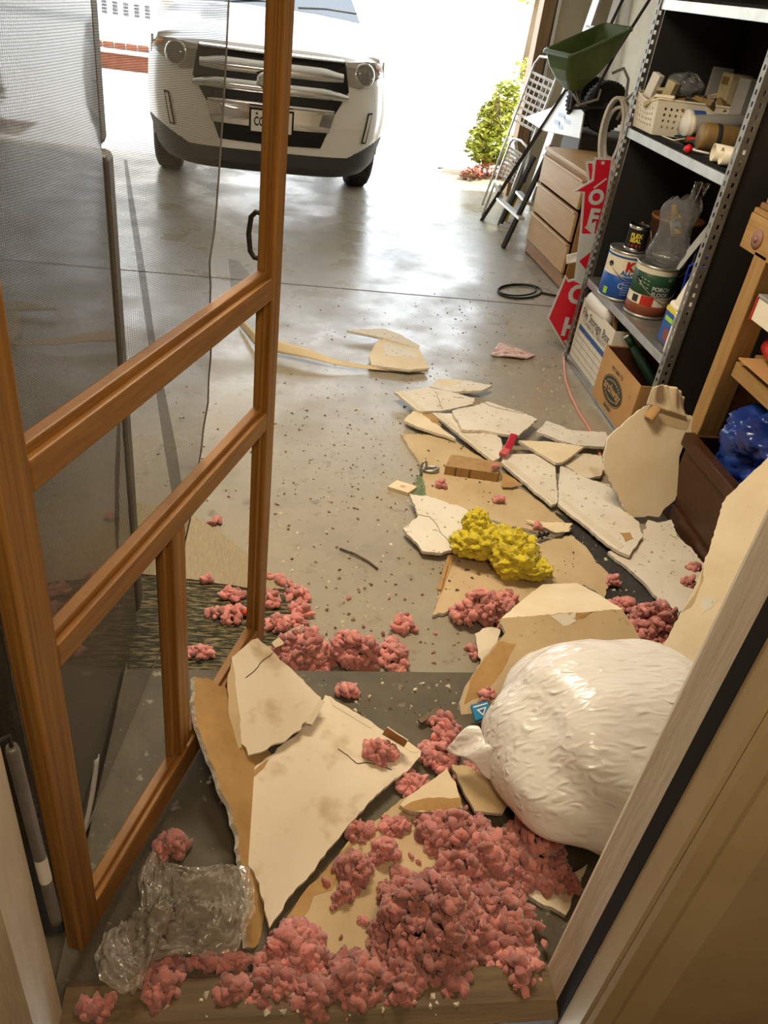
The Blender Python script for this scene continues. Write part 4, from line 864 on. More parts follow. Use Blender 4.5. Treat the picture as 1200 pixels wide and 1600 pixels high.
# clear bag with a yellow bottle on the green can
zc = MS+.235; cb = c2+np.array([.0, .0, 0]); t = thing('clear_bag', 'clear plastic bag standing on the green paint can', 'bag', (cb[0], cb[1], zc))
vx = Vector((.75, -.66, 0)).normalized(); vy = Vector((.66, .75, 0)).normalized()
def cbag(a, e):
    u = 2*pi*a; th = .042*(1-.5*e)*(1+.25*sin(3*u+e*6)); hw = .090-.012*e+.01*sin(e*9)
    x = hw*cos(u); y = th*sin(u); z = .002+.30*e+.012*sin(5*u)*e+.02*cos(u)*e
    if e > .86: x *= 1-(e-.86)*2.2
    return tuple(Vector((cb[0], cb[1], zc+z))+vx*(x+.02)+vy*y)
q = MB(); q.grid(cbag, 44, 26); build('film', q, 'milky', t, t.location)
q = MB(); q.grid(lambda a, e: tuple(Vector((cb[0], cb[1], zc+.30+.075*e))+vx*(.055+.05*(a-.5)*(1+.5*e)+.02*e)+vy*(.02*sin(a*14+e*3))), 16, 6); build('crumpled_neck', q, 'clear', t, t.location)
q = MB(); q.grid(lambda a, e: tuple(Vector((cb[0], cb[1], zc+.012+.05*e))+vx*(.02+.07*cos(6.28*a)*sin(pi*e))+vy*(.028*sin(6.28*a)*sin(pi*e))), 20, 8); build('screws_inside', q, 'steel', t, t.location)
yb = thing('yellow_bottle', 'small yellow bottle with pale label inside the clear bag', 'bottle', Vector((cb[0], cb[1], zc+.13))+vx*.045)
q = MB(); Rb = Matrix((vx, vy, Vector((0, 0, 1)))).transposed() @ rot('Y', -.45)
q.box((0, 0, .055), (.058, .026, .085), bev=.010); q.lathe([(.018, .09), (.014, .11), (.010, .145), (0, .147)], n=14); q.v = [tuple(Rb @ Vector(p)) for p in q.v]; build('body', q, 'ybottle', yb)
q = MB(); q.box((0, -.0135, .06), (.044, .002, .05)); q.v = [tuple(Rb @ Vector(p)) for p in q.v]; build('label', q, 'signgrey', yb)
ba = Vector((cb[0], cb[1], zc+.004))+vx*.085+vy*-.02; t = thing('brush_stick', 'flat white stick slanting up inside the clear bag', 'stick', ba); q = MB(); q.bar(ba, ba+Vector((.09, -.05, .26)), .028, .005, up=(.7, .7, 0)); build('stick', q, 'signgrey', t, t.location)
# jug of adhesive and spray can at the right
c = pz(1052, 520, MS); c = px_(1058, 508, 1.735); c = np.array([1.74, 3.085, MS]); t = thing('adhesive_jug', 'cream jug with blue and yellow label beside the right upright', 'jug', c)
q = MB(); q.box((0, 0, .095), (.085, .135, .19), bev=.018); q.grid(lambda a, e: ((.040*(1-e*.55))*cos(6.28*a), (.062*(1-e*.72))*sin(6.28*a)-.0*e, .185+.12*e), 28, 8); q.lathe([(.018, .30), (.018, .33), (0, .33)], n=18); build('body', q, 'ivory', t)
q = MB(); q.box((-.0435, 0, .088), (.002, .120, .150)); q.box((0, -.0685, .088), (.075, .002, .150)); lb = build('label', q, 'blue', t)
q = MB(); q.box((-.0455, 0, .155), (.002, .118, .020)); q.box((0, -.0705, .155), (.073, .002, .020)); build('yellow_stripe', q, 'label_yellow', lb)
q = MB(); q.box((-.0455, .01, .115), (.002, .07, .018)); q.box((0, -.0705, .115), (.05, .002, .018)); build('lime_stripe', q, 'label_green', lb)
q = MB(); q.box((-.0457, -.01, .050), (.002, .06, .05)); build('picture', q, 'canbrown', lb)
c = np.array([1.70, 3.0, MS]); t = thing('spray_can', 'white spray can standing at the corner of the middle shelf', 'spray can', c)
q = MB(); q.lathe([(0, 0), (.032, 0), (.033, .01), (.033, .16), (.026, .178)], n=28); build('body', q, 'white', t)
q = MB(); q.lathe([(.0333, .120), (.0335, .121), (.0335, .158), (.0333, .159)], n=28); build('green_band', q, mat('sage_band', (.28, .34, .22), .5), t)
q = MB(); q.lathe([(.033, .172), (.034, .176), (.030, .182), (.020, .180), (.018, .188), (.008, .188), (.008, .196), (0, .196)], n=28); build('top', q, 'chrome', t)
# deep items at the right: red tin, pan, blue wire
c = np.array([2.012, 3.10, MS]); t = thing('red_tin', 'dark red tin at the back right of the middle shelf', 'tin', c)
q = MB(); q.lathe([(0, 0), (.091, 0), (.093, .01), (.093, .34), (.095, .345), (.089, .35), (0, .34)], n=32); build('body', q, mat('dark_red_tin', (.16, .02, .015), .5), t)
q = MB(); q.lathe([(.0935, .25), (.0942, .252), (.0942, .275), (.0935, .277)], n=32); build('yellow_stripe', q, 'can_tan', t)
c = np.array([1.84, 3.20, MS]); t = thing('yellow_trowel', 'amber yellow flat tool slanting behind the clear bag', 'tool', c)
q = MB(); q.prism([(1.80, 3.34, MS+.05), (1.92, 3.0, MS+.27), (1.95, 3.0, MS+.20), (1.83, 3.33, MS+.002)], (.02, .02, 0)); build('blade', q, mat('amber_plate', (.30, .19, .03), .5), t, t.location)
c = np.array([1.79, 3.12, MS]); t = thing('blue_wire_loop', 'loop of glossy blue wire rising behind the jug', 'wire', c)
q = MB(); q.tube([(1.80, 3.22, MS+.01), (1.79, 3.24, MS+.20), (1.78, 3.23, MS+.31), (1.80, 3.12, MS+.40), (1.80, 3.06, MS+.41), (1.80, 3.05, MS+.385), (1.79, 3.14, MS+.33), (1.79, 3.23, MS+.27)], .006, 8); build('wire', q, 'bluewire', t, t.location)

# ---- bottom shelf: file box, towel roll, stick; cardboard box standing in front
fb = thing('file_box', 'white cardboard file storage box on the bottom shelf', 'box', (1.80, 3.74, BS))
x0, x1, y0, y1, h_ = 1.665, 2.05, 3.50, 3.975, .325
q = MB()
for a, c_ in (((x0, (y0+y1)/2, BS+h_/2), (.004, y1-y0, h_)), ((x1, (y0+y1)/2, BS+h_/2), (.004, y1-y0, h_)), (((x0+x1)/2, y0, BS+h_/2), (x1-x0, .004, h_)), (((x0+x1)/2, y1, BS+h_/2), (x1-x0, .004, h_)), (((x0+x1)/2, (y0+y1)/2, BS+.004), (x1-x0, y1-y0, .004))): q.box(a, c_)
build('body', q, 'filebox', fb, fb.location)
ff = lambda a, e: (x0-.004, (y0+y1)/2+.0-a, BS+e)
q = MB(); letters(q, 'File Storage Box', .062, lambda a, e: ff(a, .262+e), bold=.0008); letters(q, 'COMMERCIAL STRENGTH', .030, lambda a, e: ff(a, .218+e)); build('printed_title', q, 'inkgrey', fb, fb.location)
q = MB()
for k in range(4): a0 = -.20+.10*k; q.quadpts([ff(a0, .165), ff(a0+.096, .165), ff(a0+.096, .192), ff(a0, .192)])
build('blue_header', q, 'inkblue', fb, fb.location)
q = MB()
for e in (.03, .065, .10, .135): q.quadpts([ff(-.215, e), ff(.215, e), ff(.215, e+.002), ff(-.215, e+.002)])
for a0 in (-.20, -.10, 0, .10, .20): q.quadpts([ff(a0, .03), ff(a0+.0015, .03), ff(a0+.0015, .19), ff(a0, .19)])
q.quadpts([ff(-.2, .236), ff(.2, .236), ff(.2, .238), ff(-.2, .238)]); build('ruled_lines', q, 'inkgrey', fb, fb.location)
tw = thing('paper_roll', 'white roll lying on the open file box under the shelf', 'roll', (1.72, 3.78, BS+.29))
q = MB(); q.lathe([(0, 0), (.052, .0), (.056, .01), (.056, .25), (.052, .26), (0, .26)], (1.70, 3.92, BS+.335), (.05, -1, .03), 24); build('roll', q, 'white', tw, tw.location)
st_ = thing('wooden_stick', 'thin wooden stick standing up out of the file box', 'stick', (1.70, 3.53, BS+.01)); q = MB(); q.bar((1.72, 3.50+.01, BS+.012), (1.70, 3.62, BS+.365), .022, .006); q.v = [tuple(p) for p in q.v]; build('stick', q, 'pine', st_, st_.location)
ab = thing('cardboard_box', 'brown cardboard box with dark oval print at the front of the bottom shelf', 'box', (1.80, 3.25, BS))
X0, by0, by1, bh = 1.630, 3.02, 3.475, .262; bz = BS+bh/2; by = (by0+by1)/2
q = MB()
for a, c_ in (((X0, by, bz), (.005, by1-by0, bh)), ((X0+.40, by, bz), (.005, by1-by0, bh)), ((X0+.20, by0, bz), (.40, .005, bh)), ((X0+.20, by1, bz), (.40, .005, bh)), ((X0+.20, by, BS+.004), (.40, by1-by0, .005))): q.box(a, c_)
build('body', q, 'card', ab, ab.location)
q = MB(); q.box((X0+.004, by, bz), (.003, by1-by0-.012, bh-.012)); q.box((X0+.396, by, bz), (.003, by1-by0-.012, bh-.012)); q.box((X0+.20, by0+.004, bz), (.38, .003, bh-.012)); q.box((X0+.20, by1-.004, bz), (.38, .003, bh-.012)); build('dark_lining', q, 'cardin', ab, ab.location)
fa = lambda a, e, o=0.0: (X0-.0035-o, by+.02-a, BS+.115+e)
q = MB()
q.quadpts([fa(.118*cos(2*pi*k/48), .062*sin(2*pi*k/48)) for k in range(48)]); letters(q, 'RETURN TO', .026, lambda a, e: fa(a, .092+e), bold=.0005); letters(q, 'BAKERY', .026, lambda a, e: fa(a, -.088+e), bold=.0008); letters(q, 'B-178', .020, lambda a, e: fa(.185+a*.3, .06+e)); 
op = build('oval_print', q, 'cardink', ab, ab.location, tri=True)
q = MB(); letters(q, 'archway', .062, lambda a, e: fa(a, e+.002, .001), bold=.0016)
for s_ in (-1, 1):
    for k in range(9): q.quadpts([fa(.075*(k-4)/4-.006, s_*(.044-.018*((k-4)/4)**2)-.004, .001), fa(.075*(k-4)/4+.006, s_*(.044-.018*((k-4)/4)**2)-.004, .001), fa(.075*(k-4)/4+.006, s_*(.044-.018*((k-4)/4)**2)+.004, .001), fa(.075*(k-4)/4-.006, s_*(.044-.018*((k-4)/4)**2)+.004, .001)])
build('knocked_out_lettering', q, 'card', op, ab.location)
q = MB(); P = [fa(.124*cos(2*pi*k/48), .068*sin(2*pi*k/48)) for k in range(48)]; q.tube(P, .0012, 4, closed=True); build('oval_border', q, 'cardink', op, ab.location)
um = thing('umbrella', 'folded dark green umbrella standing in the brown cardboard box', 'umbrella', (1.80, 3.25, BS+.01))
ua = Vector((1.93, 3.05+.05, BS+.03)); ub = Vector((1.69, 3.40, BS+.335))
q = MB(); q.tube([ua, ua*.8+ub*.2, ua*.45+ub*.55, ub*.9+ua*.1], [.014, .034, .030, .018], 12); build('canopy', q, 'greend', um, um.location)
q = MB(); q.tube([ub*.9+ua*.1, ub], [.017, .019], 12); build('grip', q, 'greend', um, um.location)
q = MB(); q.lathe([(.016, 0), (.020, .003), (.020, .012), (0, .014)], ub, ub-ua, 16); build('end_cap', q, 'alu', um, um.location)
q = MB(); q.tube([ua*.75+ub*.25+Vector((-.02, -.03, .03)), ua*.6+ub*.4+Vector((-.03, -.04, .02)), ua*.95+ub*.05+Vector((-.02, -.05, .06))], .002, 5); build('loose_rib', q, 'alu', um, um.location)

# ================================================================== WORKBENCH, CHEST, TARP
wb = thing('workbench', 'rough pine workbench frame with a bolted beam at the right edge', 'workbench', (1.95, 2.3, 0))
q = MB(); q.box((1.765, 2.665, .50), (.09, .085, 1.0), bev=.004); build('leg', q, 'pine', wb, wb.location)
q = MB(); q.box((1.745, 2.14, 1.045), (.05, 1.36, .125), bev=.004); bm_ = build('beam', q, 'pine2', wb, wb.location)
q = MB(); q.lathe([(.009, .0), (.033, 0), (.033, .004), (.012, .006)], (1.7195, 2.72, 1.035), (-1, 0, 0), 24); q.lathe([(0, 0), (.011, 0), (.011, .010), (0, .012)], (1.7195, 2.72, 1.035), (-1, 0, 0), 6); build('bolt', q, mat('rusty_washer', (.30, .16, .12), .6), bm_, wb.location)
for k, dz in enumerate((0, .020, .040)):
    q = MB(); q.box((2.05, 2.12-.012*k, 1.118+dz), (.66-.02*k, 1.38, .018), bev=.002); build('top_board', q, 'ply' if k == 1 else 'pine2', wb, wb.location)
q = MB(); q.box((2.08, 2.64, .33), (.50, .02, .56)); q.box((2.3, 2.1, .5), (.02, 1.1, .8)); build('back_panel', q, 'ply', wb, wb.location)
q = MB(); q.box((1.775, 2.15, .585), (.05, .92, .06), bev=.004); q.box((2.06, 2.18, .630), (.46, .90, .018)); build('lower_shelf', q, 'pine2', wb, wb.location)
q = MB(); q.box((2.25, 1.55, .5), (.09, .085, 1.0)); build('leg', q, 'pine', wb, wb.location)
q = MB(); q.box((1.70, 2.80, 1.135), (.05, .07, .035), bev=.004); o = build('wood_offcut', q, 'bucket', origin=(1.70, 2.80, 1.118)); q = None; o.location = (1.765, 2.755, 1.169); tag(o, 'small dark wood offcut poking out at the end of the bench top', 'offcut')
bn = thing('ring_binder', 'pale flat box file with dark top and red edge under the bench', 'binder', (1.95, 2.45, .78))
q = MB(); q.box((1.885, 2.35, .825), (.30, .50, .085), bev=.003); build('cover', q, 'ivory', bn, bn.location)
q = MB(); q.box((1.885, 2.35, .872), (.31, .51, .012), bev=.003); build('dark_top', q, 'greytube', bn, bn.location)
q = MB(); q.box((1.885, 2.603, .825), (.31, .006, .088)); build('red_edge', q, 'redp', bn, bn.location)
rt = thing('red_tool_case', 'red plastic tool with rounded end on the bench lower shelf', 'tool', (1.9, 2.4, .66))
q = MB(); q.tube([(1.82, 2.56, .700), (1.82, 2.50, .705), (1.83, 2.30, .705), (1.86, 2.0, .705)], [.030, .045, .048, .046], 14); build('body', q, 'redp', rt, rt.location)
q = MB(); q.box((1.94, 2.38, .715), (.10, .34, .12), bev=.008); build('housing', q, 'steel_dark', rt, rt.location)
rc = thing('red_carton', 'torn red edged carton at the front of the bench lower shelf', 'carton', (1.9, 2.2, .64))
q = MB(); q.box((1.84, 2.44, .643), (.22, .26, .004)); q.grid(lambda a, e: (1.745+.01*sin(a*20), 2.33-.40*a, .640+.10*e*(.5+a)+.008*sin(a*40)), 24, 3); build('tray', q, ['card'], rc, rc.location, solid=.003)
q = MB(); q.grid(lambda a, e: (1.735+.008*sin(a*20), 2.33-.40*a, .636+.11*e*(.45+a)+.008*sin(a*40)), 24, 3); build('red_side', q, 'redp', rc, rc.location, solid=.003)
# chest
ch = thing('wooden_chest', 'dark brown wooden chest on the floor holding the blue tarp', 'chest', (1.87, 2.08, 0))
cx0, cx1, cy0, cy1, chh = 1.62, 2.12, 1.62, 2.53, .335
q = MB()
for a, c_ in (((cx0+.01, (cy0+cy1)/2, chh/2), (.02, cy1-cy0, chh)), ((cx1-.01, (cy0+cy1)/2, chh/2), (.02, cy1-cy0, chh)), (((cx0+cx1)/2, cy0+.01, chh/2), (cx1-cx0, .02, chh)), (((cx0+cx1)/2, cy1-.01, chh/2), (cx1-cx0, .02, chh)), (((cx0+cx1)/2, (cy0+cy1)/2, .03), (cx1-cx0, cy1-cy0, .02))): q.box(a, c_)
build('body', q, 'darkwood', ch, ch.location)
q = MB(); q.box((cx0+.008, (cy0+cy1)/2, chh-.02), (.045, cy1-cy0+.01, .055), bev=.006); q.box((cx0-.004, (cy0+cy1)/2, .035), (.02, cy1-cy0+.01, .07), bev=.005); build('moulding', q, 'darkwood', ch, ch.location)
def blob(q, c, r3, seed, nu=56, nv=36, amp=.16, m=0, flat=None, f=2.6, box=None):
    c = Vector(c)
    def fn(a, e):
        th = 2*pi*a; ph = pi*e; d = Vector((sin(ph)*cos(th), sin(ph)*sin(th), -cos(ph))); p0 = d*f+Vector((seed*3.1, seed*1.7, 0))
        n1 = noise.noise(p0); n2 = abs(noise.noise(p0*2.3)); n3 = abs(noise.noise(p0*5.1)); k = 1+amp*n1+amp*.7*(.4-n2)+amp*.35*(.4-n3)
        p = Vector((d.x*r3[0]*k, d.y*r3[1]*k, d.z*r3[2]*k))+c
        if box: p = Vector((min(max(p.x, box[0]), box[1]), min(max(p.y, box[2]), box[3]), max(p.z, box[4])))
        if flat is not None and p.z < flat: p.z = flat+.002*(p.z-flat)
        return p
    q.grid(fn, nu, nv, m)
tb = thing('tarp', 'crumpled blue plastic tarp stuffed into the dark chest', 'tarp', (1.88, 2.2, .05))
q = MB(); blob(q, (1.87, 2.32, .40), (.20, .17, .155), 1.0, 80, 60, .34, f=1.9, box=(1.665, 2.09, 1.66, 2.49, .06)); build('upper_bundle', q, 'tarp', tb, tb.location)
q = MB(); blob(q, (1.85, 2.08, .30), (.19, .20, .16), 4.0, 80, 60, .32, f=1.9, box=(1.665, 2.09, 1.66, 2.49, .05)); build('lower_bundle', q, 'tarp', tb, tb.location)

# ================================================================== FLOOR COVERINGS
rg = thing('rug', 'dark striped rug with a turned back beige corner behind the screen door', 'rug', (-.35, 2.0, 0))
def outline(poly, z, step=.012, jit=0.0, seed=0, P=None):
    """pixel outline laid on a level (or given) plane, its edge broken up"""
    rr = random.Random(seed); W = [pz(x, y, z) if P is None else pplane(x, y, P[0], P[1]) for x, y in poly]; out = []; n = len(W)
    for i in range(n):
        a, c = W[i], W[(i+1) % n]; L = np.linalg.norm(c-a); k = max(1, int(L/step)); e = (c-a)/max(L, 1e-9)
        nn = np.array([0, 0, 1.0]) if P is None else P[1]; s = np.cross(nn, e); ph = rr.uniform(0, 60)
        for j in range(k):
            t = j/k; d = 0.0
            if jit and 0 < j: q0 = (ph+t*L*14, seed*1.3, .5); d = jit*(1.6*noise.noise(q0)+.9*noise.noise((ph+t*L*55, 3.1, seed))+.5*rr.uniform(-1, 1))*min(1, 4*t, 4*(1-t)+.2)
            out.append(a+(c-a)*t+s*d)
    return out
def sheet(q, poly, z, th, jit=0.0, seed=0, m=0):
    q.prism(outline(poly, z, jit=jit, seed=seed), (0, 0, -th), m)
q = MB(); sheet(q, [(205, 893), (317, 906), (383, 917), (440, 917), (457, 933), (460, 955), (452, 975), (430, 1035), (320, 1060), (200, 1075)], .010, .009, .002, 3); build('pile_side', q, 'rug', rg, rg.location, tri=True)
q = MB(); sheet(q, [(200, 785), (285, 793), (330, 822), (390, 868), (436, 908), (446, 920), (383, 918), (317, 907), (205, 895)], .016, .007, .002, 4); build('turned_back_corner', q, 'rugback', rg, rg.location, tri=True)
dm = MB(); sheet(dm, [(868, 800), (1000, 868), (1040, 965), (1000, 1000), (930, 952)], .006, .006); o = build('doormat', dm, 'mat', origin=pz(950, 900, 0), tri=True); tag(o, 'black ribbed rubber mat under the broken drywall at right', 'mat')
gs = MB(); sheet(gs, [(654, 742), (668, 735), (680, 748), (664, 775), (640, 772), (646, 758)], .0012, .001, .003, 8); o = build('paint_spill', gs, 'stain', origin=pz(660, 755, 0), tri=True); tag(o, 'small dried green paint spill on the concrete by the shackle', 'stain')

# ================================================================== BROKEN DRYWALL
def plane3(A):
    P = [pz(x, y, z) for x, y, z in A]; n = np.cross(P[1]-P[0], P[2]-P[0]); n /= np.linalg.norm(n)
    return (P[0], n if n[2] > 0 else -n)
def board(label, poly, A, face='white_board', back='brown_paper', th=.0125, jit=.0035, seed=1, cat='drywall piece', grp='broken drywall pieces', strips=(), torn=(), cracks=(), name='drywall_piece'):
    jit *= 1.45
    P = plane3(A) if isinstance(A, (list, tuple)) else (np.array([0, 0, float(A)]), np.array([0, 0, 1.0]))
    O = outline(poly, 0, jit=jit, seed=seed, P=P); n = P[1]; base = sum(O)/len(O)-n*th
    o = MB(); o.prism(O, -n*th, 0, ms=1, mb=2); r = build(name, o, [face, 'gypsum', back], origin=base, tri=True); tag(r, label, cat, grp)
    def child(nm, pl, m_, off, t2, j2, sd):
        O2 = outline(pl, 0, jit=j2, seed=sd, P=(P[0]+n*off, n)); q = MB(); q.prism(O2, -n*t2, 0); k = build(nm, q, 'tape' if nm == 'joint_tape' else m_, r, base, tri=True); return k
    for i, (pl, m_) in enumerate(torn): child('torn_paper', pl, m_, .0008, .0006, .003, seed+20+i)
    for ck in cracks:
        q = MB(); W = [pplane(x, y, P[0]+n*.0006, n) for x, y in ck]; W2 = []
        for a, c in zip(W[:-1], W[1:]):
            for k in range(8): t = k/8; p = a+(c-a)*t; W2.append(p+np.cross(n, c-a)*.10*noise.noise(tuple(p*60)))
        q.tube([*W2, W[-1]], .0011, 4); build('crack', q, 'crack', r, base)
    for i, (pl, m_) in enumerate(strips): child('joint_tape', pl, m_, .0012, .001, .0006, seed+40+i)
    return r
# lowest sheets first, in the middle of the floor
board('wide brown backed sheet lying flat under the wood block and the shackle', [(626, 677), (700, 683), (760, 720), (790, 748), (845, 785), (893, 826), (868, 836), (800, 822), (735, 800), (667, 776), (654, 720)], .014, 'tan_board', seed=2, jit=.004)
board('tan sheet lying flat under the yellow insulation', [(702, 866), (760, 858), (845, 850), (893, 836), (921, 862), (953, 903), (944, 934), (914, 914), (848, 918), (785, 968), (736, 945), (676, 961), (690, 918)], .015, 'tan_board', seed=3, jit=.005, torn=[([(676, 958), (700, 900), (712, 870), (700, 866), (690, 918)], 'brown_paper')])
board('white board split in two under the left tuft of yellow insulation', [(640, 771), (665, 774), (723, 793), (800, 829), (845, 852), (830, 858), (770, 858), (710, 858), (690, 864), (660, 861), (630, 825), (653, 806)], [(640, 770, .05), (845, 852, .045), (660, 862, .032)], 'white_board', seed=4, cracks=[[(653, 804), (672, 808), (684, 822), (692, 836), (700, 843), (704, 852)]])
board('cream board corner in the debris, tucked under the two long taped boards', [(631, 657), (645, 642), (662, 647), (697, 674), (712, 686), (650, 666)], [(631, 657, .034), (697, 674, .036), (645, 642, .036)], 'cream_board', seed=5)
board('pale board with a folded paper flap at the far end of the debris', [(671, 604), (685, 592), (725, 594), (769, 602), (750, 610), (705, 612)], [(671, 604, .02), (769, 602, .045), (705, 612, .03)], 'white_board', seed=6, torn=[([(685, 592), (722, 595), (705, 604), (690, 601)], 'cream_board')])
board('leftmost pale board of the far debris, cut straight along its left edge', [(616, 612), (667, 605), (700, 611), (742, 622), (739, 631), (690, 642), (654, 642)], [(616, 612, .055), (742, 622, .05), (654, 642, .048)], 'white_board', seed=7, jit=.002, cracks=[[(681, 612), (686, 625), (690, 640)], [(708, 620), (725, 622)]], strips=[([(622, 611), (628, 610.5), (664, 640), (656, 640)], 'cream_board')])
board('long narrow taped board running diagonally left of the red lighter', [(675, 645), (707, 646), (724, 672), (760, 671), (783, 685), (785, 697), (780, 716), (770, 720)], [(675, 645, .048), (770, 720, .040), (785, 690, .046)], 'white_board', seed=8, jit=.0018, strips=[([(681, 645.5), (688, 646), (778, 716), (771, 717)], 'cream_board')])
board('wide pale board with ragged lower edge just above the red lighter', [(707, 641), (750, 632), (762, 627), (815, 644), (840, 655), (820, 672), (812, 680), (780, 677), (757, 672), (722, 671)], [(707, 641, .066), (840, 655, .06), (722, 671, .062)], 'white_board', seed=9, cracks=[[(757, 629), (765, 634), (790, 640), (820, 646)]])
board('small brown wedge of board poking out below the leftmost pale board', [(660, 646), (674, 645), (690, 663), (676, 660)], [(660, 646, .040), (674, 645, .040), (690, 663, .038)], 'brown_paper', seed=10)
board('dirty speckled board between the yellowish triangle and the big leaning piece', [(879, 724), (912, 708), (940, 712), (944, 728), (940, 742), (922, 747), (905, 742)], [(879, 724, .03), (940, 712, .03), (922, 747, .03)], 'dirty_board', seed=12)
board('pale board with greenish smear in the middle of the debris, right of the wood block', [(783, 722), (791, 710), (842, 709), (868, 725), (871, 768), (870, 786), (862, 789)], [(783, 722, .035), (842, 709, .035), (862, 789, .032)], 'white_board', seed=13, jit=.002, strips=[([(787, 722), (793, 719), (869, 780), (864, 786)], 'cream_board')])
board('longest white board with a crumbled end, below the big leaning piece', [(876, 727), (924, 750), (952, 757), (976, 797), (998, 815), (1004, 838), (984, 868), (950, 851), (872, 787)], [(876, 727, .036), (998, 815, .045), (872, 787, .036)], 'white_board', seed=14, jit=.003, strips=[([(875, 780), (880, 777), (975, 852), (968, 858)], 'cream_board')], torn=[([(968, 832), (985, 832), (990, 842), (978, 847)], 'brown_paper')])
board('yellowish triangle of board right of the red lighter', [(810, 688), (860, 690), (912, 698), (879, 722), (868, 723)], [(810, 688, .05), (912, 698, .065), (868, 723, .055)], 'cream_board', seed=15, jit=.002)
board('narrow white strip of board behind the yellowish triangle', [(838, 674), (854, 657), (893, 672), (920, 674), (947, 675), (951, 685), (944, 698), (905, 696), (888, 692)], [(838, 674, .05), (947, 675, .04), (888, 692, .048)], 'white_board', seed=16)
board('white board lying flat before the dark chest, under the large leaning piece', [(950, 862), (985, 856), (1004, 838), (1012, 812), (1032, 816), (1049, 812), (1058, 838), (1082, 858), (1100, 880), (1085, 930), (1056, 966), (1005, 908)], [(950, 862, .022), (1058, 838, .03), (1056, 966, .03)], 'white_board', seed=17, jit=.004)
board('torn curl of paper backed board on the brown sheet right of the yellow tuft', [(820, 812), (850, 816), (895, 818), (890, 830), (868, 832), (845, 823)], [(820, 812, .03), (895, 818, .045), (868, 832, .03)], 'cream_board', seed=18, th=.003)
board('small brown torn piece under the right end of the wood block', [(783, 738), (800, 746), (817, 757), (800, 761), (785, 760)], [(783, 738, .035), (817, 757, .03), (785, 760, .03)], 'brown_paper', seed=19, th=.004)
# big leaning pieces at right
bg_ = board('large cream piece with jagged edges leaning against the cardboard box', [(947, 738), (944, 713), (950, 686), (975, 662), (1000, 640), (1026, 626), (1040, 634), (1062, 646), (1083, 652), (1078, 680), (1069, 700), (1066, 747), (1055, 781), (1030, 808), (984, 808), (966, 772)], [(984, 808, .03), (1029, 808, .03), (1040, 630, .41)], 'cream_board', seed=21, jit=.0035, torn=[([(1026, 640), (1064, 650), (1080, 655), (1072, 672), (1050, 668), (1030, 660)], 'tan_board')])
bq = thing('torn_paper_flap', 'crinkled tan wall paper torn loose above the large cream leaning piece', 'paper', pz(1036, 640, .36))
q = MB()
P21 = plane3([(984, 808, .03), (1029, 808, .03), (1040, 630, .41)])
def flp(a, e):
    A0 = np.array([1008.0, 632])*(1-a)+np.array([1070.0, 652])*a; B0 = np.array([1012.0, 606])*(1-a)+np.array([1062.0, 622])*a+np.array([0, -10*sin(pi*a)])
    p = A0*(1-e)+B0*e; return pplane(p[0], p[1], P21[0], P21[1])+P21[1]*(.012+.014*sin(a*11)*e+.006*sin(a*34+e*5)*e+.03*e*e)
q.grid(flp, 36, 12); build('flap', q, 'cream_board', bq, bq.location, solid=.0012)
q = MB(); q.grid(lambda a, e: pplane(1004+14*a+8*e, 650-18*a+10*e, P21[0], P21[1])+P21[1]*(.006+.03*sin(pi*e*.6)), 8, 8); build('curl', q, 'brown_paper', bq, bq.location, solid=.001)
board('big tan piece leaning behind the right door jamb toward the chest', [(1030, 1020), (1036, 1008), (1064, 956), (1088, 912), (1108, 860), (1125, 803), (1128, 787), (1165, 748), (1240, 672), (1300, 760), (1240, 900), (1160, 1010), (1085, 1075)], [(1034, 1010, .10), (1128, 787, .41), (1085, 1040, .13)], 'cream_board', seed=22, jit=.003, torn=[([(1094, 938), (1106, 932), (1122, 937), (1112, 950), (1098, 958)], 'white_board'), ([(1064, 958), (1085, 930), (1100, 885), (1098, 908), (1080, 948)], 'tan_board')])
# bent piece on the landing edge behind the bag
A8 = [(782, 967, .20), (973, 953, .20), (722, 1098, .112)]
pb = board('large bent tan piece lying on the landing edge behind the white bag', [(782, 967), (830, 963), (880, 958), (973, 953), (1006, 1006), (1015, 1060), (960, 1130), (850, 1160), (760, 1150), (722, 1135), (718, 1098), (737, 1058), (770, 1010), (790, 988)], A8, 'tan_board', seed=23, jit=.003, torn=[([(735, 1062), (780, 1002), (806, 1006), (790, 1040), (760, 1080), (725, 1100)], 'brown_paper'), ([(860, 962), (900, 957), (900, 972), (880, 978)], 'white_board'), ([(900, 957), (930, 955), (915, 965), (898, 968)], 'brown_paper')])
P8b = plane3([(782, 967, .20), (973, 953, .20), (900, 911, .08)]); O8 = outline([(783, 966), (973, 952), (938, 930), (901, 911), (848, 913), (813, 940)], 0, jit=.002, seed=24, P=P8b); q = MB(); q.prism(O8, -P8b[1]*.0125, 0, ms=1, mb=2)
build('bent_end', q, ['cream_board', 'gypsum', 'brown_paper'], pb, pb.location, tri=True)
board('small tan scrap left of the large bent piece, at the landing edge', [(742, 990), (762, 980), (782, 984), (776, 1010), (752, 1046), (747, 1020)], [(742, 990, .03), (782, 984, .05), (752, 1046, .03)], 'dirty_board', seed=25, th=.006)
# far pieces beside the bent tape strip
board('thin board lying tilted at the far end by the curved strip', [(542, 516), (598, 513), (625, 522), (656, 540), (655, 545), (600, 528)], [(542, 516, .05), (598, 513, .05), (656, 543, .035)], 'white_board', seed=26, jit=.001, th=.014)
board('pale board lying on the curved strip near the far end of the floor', [(590, 532), (600, 530), (655, 545), (671, 575), (640, 578), (580, 570), (577, 555)], [(590, 532, .034), (655, 545, .034), (580, 570, .034)], 'cream_board', seed=27, jit=.002, torn=[([(600, 534), (640, 545), (655, 560), (600, 556)], 'white_board')])
